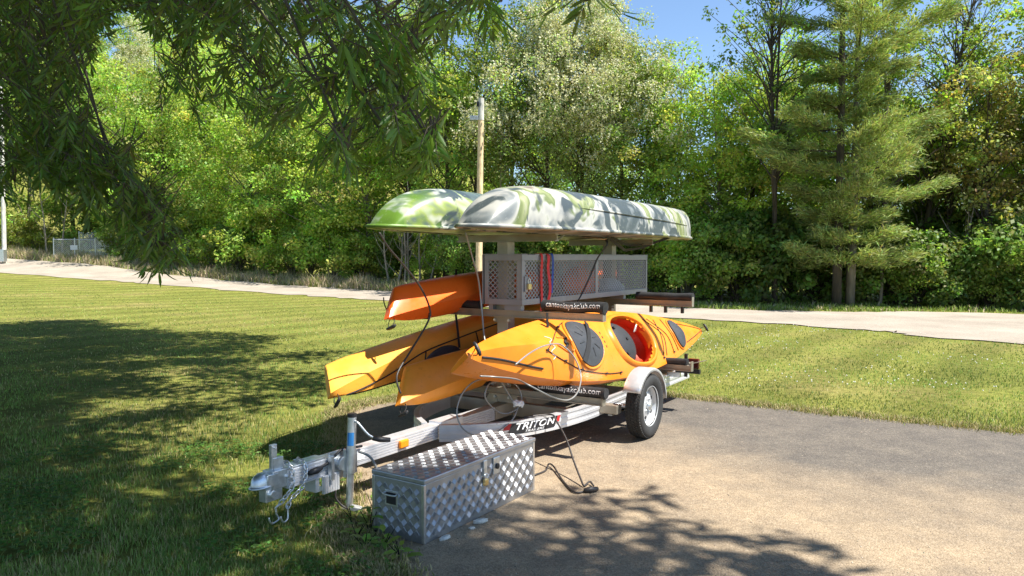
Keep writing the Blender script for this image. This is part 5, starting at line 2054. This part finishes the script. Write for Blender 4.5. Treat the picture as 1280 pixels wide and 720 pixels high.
# clumps that would shade the loaded rack are left out, to keep it sunlit
gap = np.zeros(len(px_), bool)
for zq, (x0, x1, y0, y1) in ((2.05, (-1.0, .95, .35, 5.8)), (.95, (.2, 1.15, 1.0, 5.6)), (1.3, (-.9, -.1, .9, 3.0))):
    kk = (pz_ - zq) / sdir.z
    gx_, gy_ = px_ - sdir.x * kk - OX, py_ - sdir.y * kk - OY
    lx_ = gx_ * math.cos(ANG) - gy_ * math.sin(ANG)
    ly_ = gx_ * math.sin(ANG) + gy_ * math.cos(ANG)
    gap |= (lx_ > x0 - .2) & (lx_ < x1 + .3) & (ly_ > y0 - .1) & (ly_ < y1 + .3)
ok = ~inside & ~behind_gap & (edge < 0) & ~gap
sel = np.where(ok)[0][:nC]
cc_ = np.c_[px_, py_, pz_][sel]
v, f, t_ = leaf_cloud(cc_ - to_local, rng.uniform(.5, .95, len(cc_)), 135, .23, .31, (.07, .125, .02), flat=.55, up=.7)
cr = link('crown', np_mesh('crown', v, f, t_), 'oakleaf', oak)
# limbs to a sample of the clumps
lm = MB()
gl = random.Random(3)
hubs = []
for k in range(11):
    a = 2 * math.pi * k / 11 + gl.uniform(-.2, .2)
    l_ = gl.uniform(3.5, 6.5)
    z0 = gl.uniform(3.2, 7.5)
    h_ = np.array([math.cos(a) * l_ + 2.2, math.sin(a) * l_, z0 + gl.uniform(2.2, 4.5)])
    w_ = h_ + to_local
    uu, vv, dd = project(w_)
    if dd[0] > .3 and -30 < uu[0] < 1310 and vv[0] > -30:
        h_[2] += 3.0
    hubs.append(h_)
    lm.tube([(.15, 0, z0), tuple(np.array([.15, 0, z0]) * .5 + h_ * .5 + np.array([0, 0, -.3])), tuple(h_)], [.17, .12, .07], 8)
hb_ = np.array(hubs)
for i in range(0, len(cc_), 6):
    c = cc_[i] - to_local
    j = int(np.argmin(((hb_ - c) ** 2).sum(1)))
    mid = (hb_[j] + c) / 2 + np.array([0, 0, .25])
    uu, vv, dd = project(np.array([mid, c]) + to_local)
    if ((dd > .3) & (uu > -20) & (uu < 1300) & (vv > -20)).any():
        continue
    lm.tube([tuple(hb_[j]), tuple(mid), tuple(c)], [.045, .028, .008], 5, cap=False)
lm.build('limbs', 'bark', oak, smooth=True)

# drooping sprays that the photograph shows, in real leaf size
REG = [  # centre px, radii px, depth range, number of sprays, main branch start px (above the frame)
    (30, 30, 100, 75, 4.6, 8.0, 190), (35, 120, 72, 72, 4.4, 7.0, 160), (75, 185, 55, 36, 4.2, 6.2, 85), (135, 220, 42, 38, 4.2, 5.6, 55), (178, 262, 30, 34, 4.2, 5.2, 36), (198, 305, 18, 20, 4.0, 5.0, 14), (12, 215, 22, 30, 4.5, 6, 16),
    (190, 8, 110, 32, 4.2, 7.5, 58), (320, 8, 110, 42, 3.6, 6.0, 72), (315, 80, 45, 45, 4.0, 5.6, 28), (340, 130, 30, 28, 4.0, 5.0, 14), (440, 12, 110, 38, 3.3, 5.2, 50), (465, 85, 55, 42, 3.1, 4.4, 32),
    (428, 178, 24, 18, 3.0, 3.6, 9), (535, 165, 16, 26, 3.0, 3.5, 9), (485, 150, 36, 22, 3.0, 3.7, 11), (405, 110, 30, 30, 3.2, 4.2, 12), (570, 8, 50, 16, 3.1, 4.4, 14), (510, 50, 34, 34, 3.0, 4.0, 11), (735, -4, 22, 8, 3.0, 3.3, 3), (620, -2, 22, 9, 3.1, 4.0, 3), (235, 95, 50, 38, 4.6, 6.5, 18)]
twigs = MB()
brs = MB()
LC, LD, LN, LL = [], [], [], []
gs = random.Random(21)
for (cx0, cy0, rx, ry, d0, d1, n) in REG:
    dm = (d0 + d1) / 2
    # main branch of this region: from above the frame down into it
    st_ = at_depth(cx0 - gs.uniform(120, 260), -120, dm + .6)
    md_ = at_depth(cx0 - gs.uniform(0, rx), cy0 - ry * .6, dm + .1)
    en_ = at_depth(cx0 + rx * .3, cy0 + ry * .4, dm - .1)
    main = [np.array(p) for p in spline([st_ + np.array([0, 0, .2]), (st_ + md_) / 2 + np.array([0, 0, .1]), md_, en_], 6)]
    brs.tube([tuple(p - to_local) for p in main], [.008 * (1 - .75 * k / (len(main) - 1)) + .002 for k in range(len(main))], 6, cap=False)
    mn = np.array(main)
    for q in range(n):
        a, rr = gs.uniform(0, 6.283), math.sqrt(gs.random())
        px, py = cx0 + rx * rr * math.cos(a), cy0 + ry * rr * math.sin(a)
        dp = gs.uniform(d0, d1)
        p0 = None
        # hanging shoot
        az = gs.uniform(0, 6.283)
        d_ = np.array([math.cos(az) * .8, math.sin(az) * .5, -gs.uniform(.25, 1.1)])
        d_ /= np.linalg.norm(d_)
        ln_ = gs.uniform(.16, .34)
        p0 = at_depth(px, py, dp) - d_ * ln_ * .5
        p1 = p0 + d_ * ln_ * .5 + np.array([0, 0, .02])
        p2 = p0 + d_ * ln_ + np.array([0, 0, -.03])
        j = int(np.argmin(((mn - p0) ** 2).sum(1)))
        if q % 3 == 0 or n < 30:
            mid = (mn[j] + p0) / 2 + np.array([0, 0, .06])
            twigs.tube([tuple(mn[j] - to_local), tuple(mid - to_local), tuple(p0 - to_local), tuple(p1 - to_local), tuple(p2 - to_local)], [.005, .004, .003, .0022, .0015], 4, cap=False)
        else:
            twigs.tube([tuple(p0 - d_ * .15 - to_local), tuple(p0 - to_local), tuple(p2 - to_local)], [.003, .0025, .0015], 4, cap=False)
        nl = gs.randint(9, 15)
        for k in range(nl):
            t = (k + .6) / nl
            c = p0 + (p2 - p0) * t
            side = np.cross(d_, [0, 0, 1])
            sn = np.linalg.norm(side)
            side = side / sn if sn > .05 else np.array([1.0, 0, 0])
            upv = np.cross(side, d_)
            aa = gs.uniform(0, 6.283) if t > .8 else (0 if k % 2 else math.pi) + gs.uniform(-.7, .7)
            sp = side * math.cos(aa) + upv * math.sin(aa)
            ld = d_ * (.75 if t < .8 else 1.0) + sp * gs.uniform(.5, .95) + np.array([0, 0, -.28])
            ld /= np.linalg.norm(ld)
            nn = np.cross(ld, side) + np.array([gs.uniform(-.4, .4), gs.uniform(-.4, .4), gs.uniform(.1, .8)])
            ll = gs.uniform(.075, .125)
            LC.append(c + ld * ll * .5)
            LD.append(ld)
            LN.append(nn)
            LL.append(ll)
twigs.build('twigs', 'bark', oak)['kind'] = 'stuff'
brs.build('branches', 'bark', oak, smooth=True)
LC, LD, LN, LL = (np.array(k) for k in (LC, LD, LN, LL))
# lanceolate leaf template (x along, y across, z up), folded on the midrib
tv = np.array([(-.5, 0, 0), (-.2, .075, .02), (-.2, 0, -.012), (-.2, -.075, .02), (.15, .085, .01), (.15, 0, -.02), (.15, -.085, .01), (.5, 0, -.06)])
tf = np.array([(0, 2, 1), (0, 3, 2), (1, 2, 5), (1, 5, 4), (2, 3, 6), (2, 6, 5), (4, 5, 7), (5, 6, 7)])
LDn = norm(LD)
LS = norm(np.cross(LN, LDn))
LU = np.cross(LDn, LS)
U_, V_, D_ = project(LC)
vis = (U_ > 5) & (U_ < 1275) & (V_ > 5)
# leaves that stand out singly: the nearest ones against the far wood
score = np.where(vis & (U_ > 230), LL / np.maximum(D_, .1), 0)
single = np.argsort(-score)[:280]
mask = np.ones(len(LC), bool)
mask[single] = False
I_ = np.where(mask)[0]
V3 = (LC[I_][:, None] + (tv[None, :, 0:1] * LDn[I_][:, None] + tv[None, :, 1:2] * LS[I_][:, None] + tv[None, :, 2:3] * LU[I_][:, None]) * LL[I_][:, None, None]) - to_local
F3 = (np.arange(len(I_))[:, None, None] * 8 + tf[None]).reshape(-1, 3)
OAKT = (.125, .20, .035)
fol = link('foliage', np_mesh('foliage', V3.reshape(-1, 3), F3, np.repeat(tints(len(I_), OAKT, .22), 8, axis=0)), 'oakleaf', oak)
fol['kind'] = 'stuff'
lms = []
for k in range(5):
    m_ = np_mesh('leaf', tv, tf, np.repeat(tints(1, OAKT, .22), 8, axis=0))
    m_.materials.append(M['oakleaf'])
    lms.append(m_)
for n_, i in enumerate(single):
    o = link('leaf', lms[n_ % 5], None, oak)
    m4 = Matrix(((*(LDn[i] * LL[i]),), (*(LS[i] * LL[i]),), (*(LU[i] * LL[i]),))).transposed().to_4x4()
    o.matrix_local = Matrix.Translation(LC[i] - to_local) @ m4


# ------------------------------------------------------------------ grass
def blades(x, y, z, h, w, lean, tint, name, mat, label, bend=.5):
    n = len(x)
    a = rng.random(n) * 2 * np.pi
    sd = np.c_[np.cos(a), np.sin(a), np.zeros(n)]
    la = rng.random(n) * 2 * np.pi
    ld = np.c_[np.cos(la), np.sin(la), np.zeros(n)] * lean[:, None]
    p = np.c_[x, y, z]
    up = np.array([0, 0, 1.0])
    v = np.empty((n, 5, 3))
    v[:, 0] = p + sd * w[:, None] * .5
    v[:, 1] = p - sd * w[:, None] * .5
    m = p + up * (h * .55)[:, None] + ld * (h * .3)[:, None]
    v[:, 2] = m - sd * w[:, None] * .38
    v[:, 3] = m + sd * w[:, None] * .38
    v[:, 4] = p + up * (h * (1 - .25 * lean ** 2))[:, None] + ld * (h * (.3 + bend))[:, None]
    b = np.arange(n)[:, None] * 5
    f = np.concatenate([b + np.array([0, 1, 2]), b + np.array([0, 2, 3]), b + np.array([3, 2, 4])], 0)
    o = link(name, np_mesh(name, v.reshape(-1, 3), f, np.repeat(tint, 5, axis=0)), mat)
    return tag(o, label, 'grass', kind='stuff')


def vnoise(x, y, s, seed):
    """smooth value noise for patches"""
    g = np.random.default_rng(seed)
    tab = g.random((64, 64))
    X_, Y_ = x / s + 100, y / s + 100
    xi, yi = np.floor(X_).astype(int), np.floor(Y_).astype(int)
    fx, fy = sstep(X_ - xi), sstep(Y_ - yi)
    t = lambda a, b: tab[a % 64, b % 64]
    return (t(xi, yi) * (1 - fx) + t(xi + 1, yi) * fx) * (1 - fy) + (t(xi, yi + 1) * (1 - fx) + t(xi + 1, yi + 1) * fx) * fy


N = 520000
dmin, dmax = 2.0, 34.0
uu_ = rng.random(N)
k_ = 1.15
yy_ = (dmin ** -k_ + uu_ * (dmax ** -k_ - dmin ** -k_)) ** (-1 / k_)
xx_ = (rng.random(N) * 2 - 1) * (yy_ * .78 + 1.2)
keep = ~in_poly(xx_, yy_, pad_poly) & ~in_poly(xx_, yy_, road_poly)
# stop at the far road edge
fx_, fy_ = fe[:, 0], fe[:, 1]
od = np.argsort(fx_)
keep &= yy_ < np.interp(xx_, fx_[od], fy_[od]) + np.where(xx_ > 3, 3.2, 0)
bare = vnoise(xx_, yy_, .55, 4) * .6 + vnoise(xx_, yy_, .17, 5) * .4
keep &= rng.random(N) < np.where(yy_ < 9, np.clip((bare - .22) * 4, .12, 1), 1)
xx_, yy_ = xx_[keep], yy_[keep]
n_ = len(xx_)
long_ = vnoise(xx_, yy_, .8, 7)
hh_ = (.024 + .036 * long_ * rng.random(n_) + .014 * rng.random(n_)) * np.where(yy_ > 7.5, .75, 1.0)
ww_ = np.maximum(.0042, .00085 * yy_) * (.7 + .6 * rng.random(n_))
pt = vnoise(xx_, yy_, 1.3, 9) * .6 + vnoise(xx_, yy_, .33, 10) * .4
dry_ = (rng.random(n_) < (np.where(yy_ < 8, .18, .09) + .5 * np.clip(pt - .45, 0, 1)))
# mowing passes: bands run with the lawn
band = .5 + .5 * np.sin((xx_ * math.cos(R(38)) + yy_ * math.sin(R(38))) * 2.1 + 1.2 * vnoise(xx_, yy_, 5, 12))
base_ = np.array([.195, .285, .072])[None] * (.70 + .58 * band[:, None]) + np.array([.05, .03, .01])[None] * (pt[:, None] - .5)
tt_ = (base_ * (1 + .2 * rng.normal(size=(n_, 1))) * (1 + .08 * rng.normal(size=(n_, 3)))).clip(.01, .8)
tt_[dry_] = (np.array([.46, .40, .21]) * (1 + .2 * rng.normal(size=(dry_.sum(), 1)))).clip(.02, .8)
blades(xx_, yy_, tz(xx_, yy_) - .002, hh_, ww_, rng.random(n_) * .9, tt_, 'lawn_grass', 'grass', 'short mown lawn grass with dry yellow blades')

# ragged fringe along the asphalt edge and thatch
ei = rng.integers(0, len(pe), 90000)
ej = (ei + 1) % len(pe)
q_ = rng.random(90000)[:, None]
ep = pe[ei] * (1 - q_) + pe[ej] * q_
cen = np.array([2.5, 4.0])
outw = norm(np.c_[ep - cen, np.zeros(len(ep))])[:, :2]
ep = ep + outw * rng.normal(.06, .08, (len(ep), 1))
kp = (ep[:, 1] > 2.2) & (ep[:, 1] < 11) & (np.abs(ep[:, 0]) < 8)
ep = ep[kp]
m_ = len(ep)
tt_ = np.where((rng.random(m_) < .7)[:, None], np.array([.44, .37, .21]), np.array([.16, .22, .04])) * (1 + .2 * rng.normal(size=(m_, 1)))
blades(ep[:, 0], ep[:, 1], np.full(m_, .0), .02 + .05 * rng.random(m_), .004 + .004 * rng.random(m_), rng.random(m_) * 1.2, tt_.clip(.01, .8), 'edge_grass', 'dry', 'dry straggling grass along the asphalt edge')

# tall dry weeds between the road and the wood
nD = 60000
ti = rng.random(nD) * (len(fe) - 1)
i0 = ti.astype(int)
fr = (ti - i0)[:, None]
fp = fe[i0] * (1 - fr) + fe[np.minimum(i0 + 1, len(fe) - 1)] * fr
off_ = rng.gamma(1.6, .75, nD)
wx_ = fp[:, 0] + off_ * .25
wy_ = fp[:, 1] + off_ + .05
clump = vnoise(wx_, wy_, .9, 31)
kp = (wx_ < 5) | (rng.random(nD) < .45)
kp &= rng.random(nD) < (.25 + clump)
wx_, wy_, clump = wx_[kp], wy_[kp], clump[kp]
m_ = len(wx_)
leftness = np.clip((2 - wx_) / 8, 0, 1)
hg = (.16 + .72 * clump * rng.random(m_)) * (.35 + .75 * leftness)
dryp = rng.random(m_) < (.15 + .6 * leftness)
tt_ = np.where(dryp[:, None], np.array([.50, .41, .28]), np.array([.22, .30, .07])) * (1 + .22 * rng.normal(size=(m_, 1)))
blades(wx_, wy_, tz(wx_, wy_) - .01, hg, .018 + .022 * rng.random(m_), rng.random(m_) * 1.1, tt_.clip(.01, .8), 'dry_weeds', 'dry', 'tall dry straw-coloured weeds between the gravel road and the wood')

# clover heads in the lawn behind the trailer
nK = 900
kx = rng.uniform(2.5, 12, nK)
ky = rng.uniform(8.5, 17, nK)
kp = (vnoise(kx, ky, 1.6, 41) > .5) & ~in_poly(kx, ky, pad_poly) & ~in_poly(kx, ky, road_poly)
kx, ky = kx[kp], ky[kp]
m_ = len(kx)
cv, cf = [], []
oct_ = np.array([(1, 0, 0), (-1, 0, 0), (0, 1, 0), (0, -1, 0), (0, 0, 1), (0, 0, -1)]) * .011
of_ = np.array([(0, 2, 4), (2, 1, 4), (1, 3, 4), (3, 0, 4), (2, 0, 5), (1, 2, 5), (3, 1, 5), (0, 3, 5)])
cp3 = np.c_[kx, ky, tz(kx, ky) + .06 + .02 * rng.random(m_)]
cl = link('clover_heads', np_mesh('clover_heads', (cp3[:, None] + oct_[None]).reshape(-1, 3), (np.arange(m_)[:, None, None] * 6 + of_[None]).reshape(-1, 3), np.full((m_ * 6, 3), .7)), 'blossom')
tag(cl, 'tiny white clover flower heads scattered in the lawn', 'flowers', kind='stuff')

# low clover and broad weeds in the near lawn
nW = 9000
wx_ = rng.uniform(-4.2, -.5, nW)
wy_ = rng.uniform(2.6, 6.2, nW)
kp = (vnoise(wx_, wy_, .5, 51) > .56) & ~in_poly(wx_, wy_, pad_poly)
wx_, wy_ = wx_[kp], wy_[kp]
m_ = len(wx_)
c3 = np.repeat(np.c_[wx_, wy_, .02 + .045 * rng.random(m_)], 3, axis=0)
a3 = np.tile(np.array([0, 2.09, 4.19]), m_) + np.repeat(rng.random(m_) * 6, 3)
d3 = np.c_[np.cos(a3), np.sin(a3), .15 * rng.normal(size=m_ * 3)]
n3 = norm(np.array([0, 0, 1.0]) + .35 * rng.normal(size=(m_ * 3, 3)))
v, f = leaf_quads(c3 + d3 * .011, d3, n3, .022, .02)
cv_ = link('clover_leaves', np_mesh('clover_leaves', v, f, np.repeat(tints(m_ * 3, (.09, .19, .035), .2), 4, axis=0)), 'weed')
tag(cv_, 'patches of low dark clover leaves in the near lawn', 'clover', kind='stuff')


# broad-leaved weeds at the corner of the tool box
def weed(loc, H_, nl, seed, label, ln=.11):
    g = random.Random(seed)
    o = empty('weed_plant', loc, (0, 0, g.uniform(0, 6)), label, 'weed', 'leafy weeds by the tool box')
    st = MB()
    for b in range(3):
        a = g.uniform(0, 6.28)
        st.tube([(0, 0, 0), (.02 * math.cos(a), .02 * math.sin(a), H_ * .5), (.06 * math.cos(a), .06 * math.sin(a), H_)], [.004, .003, .0015], 5)
    st.build('stem', 'weed', o)
    for k in range(nl):
        a = k * 2.4 + g.uniform(-.4, .4)
        z = H_ * (k + .5) / nl * .95
        l_ = ln * g.uniform(.6, 1.1) * (1.15 - .5 * k / nl)
        c = math.cos(a), math.sin(a)
        w_ = l_ * .26
        dn = Vector((c[0], c[1], g.uniform(-.1, .7))).normalized()
        sd = Vector((-c[1], c[0], 0))
        b0 = Vector((c[0] * .012, c[1] * .012, z))
        p = [b0, b0 + dn * l_ * .35 + sd * w_, b0 + dn * l_ * .4 - Vector((0, 0, .006)), b0 + dn * l_ * .35 - sd * w_, b0 + dn * l_ * .75 + sd * w_ * .7 - Vector((0, 0, l_ * .08)), b0 + dn * l_ * .78 - Vector((0, 0, l_ * .12)), b0 + dn * l_ * .75 - sd * w_ * .7 - Vector((0, 0, l_ * .08)), b0 + dn * l_ - Vector((0, 0, l_ * .25))]
        me = np_mesh('leaf', [tuple(q) for q in p], tf, np.repeat(tints(1, (.26, .38, .07), .2), 8, axis=0))
        me.materials.append(M['weed'])
        link('leaf', me, None, o)


for i, (px, py, H_, nl, lb) in enumerate(((462, 668, .16, 12, 'bushy light green weed between the jack and the tool box'), (446, 678, .12, 10, 'low leafy weed beside the white connector plug'), (480, 690, .13, 11, 'leafy weed at the front corner of the tool box'),
                                          (470, 655, .2, 12, 'tallest weed leaning on the dark end of the tool box'), (440, 655, .10, 9, 'small weed at the foot of the trailer jack'), (500, 700, .09, 9, 'short weed at the asphalt edge before the tool box'), (456, 690, .1, 9, 'flat weed rosette in the grass before the tool box'))):
    g_ = on_ground(px, py)
    weed((g_[0], g_[1], 0), H_, nl, i, lb)

# ------------------------------------------------------------------ loose stones on the asphalt and its edge
nP = 9000
u1 = rng.random(nP)
yp = (2.3 ** -1.2 + u1 * (11.0 ** -1.2 - 2.3 ** -1.2)) ** (-1 / 1.2)
xp = (rng.random(nP) * 2 - 1) * (yp * .75 + 1)
kp = in_poly(xp, yp, pad_poly)
xp, yp = xp[kp], yp[kp]
e2 = pe[rng.integers(0, len(pe), 2600)] + rng.normal(0, .05, (2600, 2))
e2 = e2[(e2[:, 1] > 2) & (e2[:, 1] < 10) & (np.abs(e2[:, 0]) < 7)]
xp, yp = np.r_[xp, e2[:, 0]], np.r_[yp, e2[:, 1]]
m_ = len(xp)
sz = (.0022 + .004 * rng.random(m_) ** 3)[:, None, None] * (1 + .25 * rng.normal(size=(m_, 6, 1))).clip(.5, 1.6)
un = np.array([(1, 0, 0), (-1, 0, 0), (0, 1, 0), (0, -1, 0), (0, 0, .6), (0, 0, -.6)])
v = np.c_[xp, yp, np.full(m_, PADZ + .001)][:, None] + un[None] * sz
pb_ = link('gravel', np_mesh('gravel', v.reshape(-1, 3), (np.arange(m_)[:, None, None] * 6 + of_[None]).reshape(-1, 3), np.repeat(tints(m_, (.38, .33, .26), .3, .04), 6, axis=0)), 'pebble')
tag(pb_, 'loose pale grit scattered over the asphalt', 'gravel', kind='stuff')
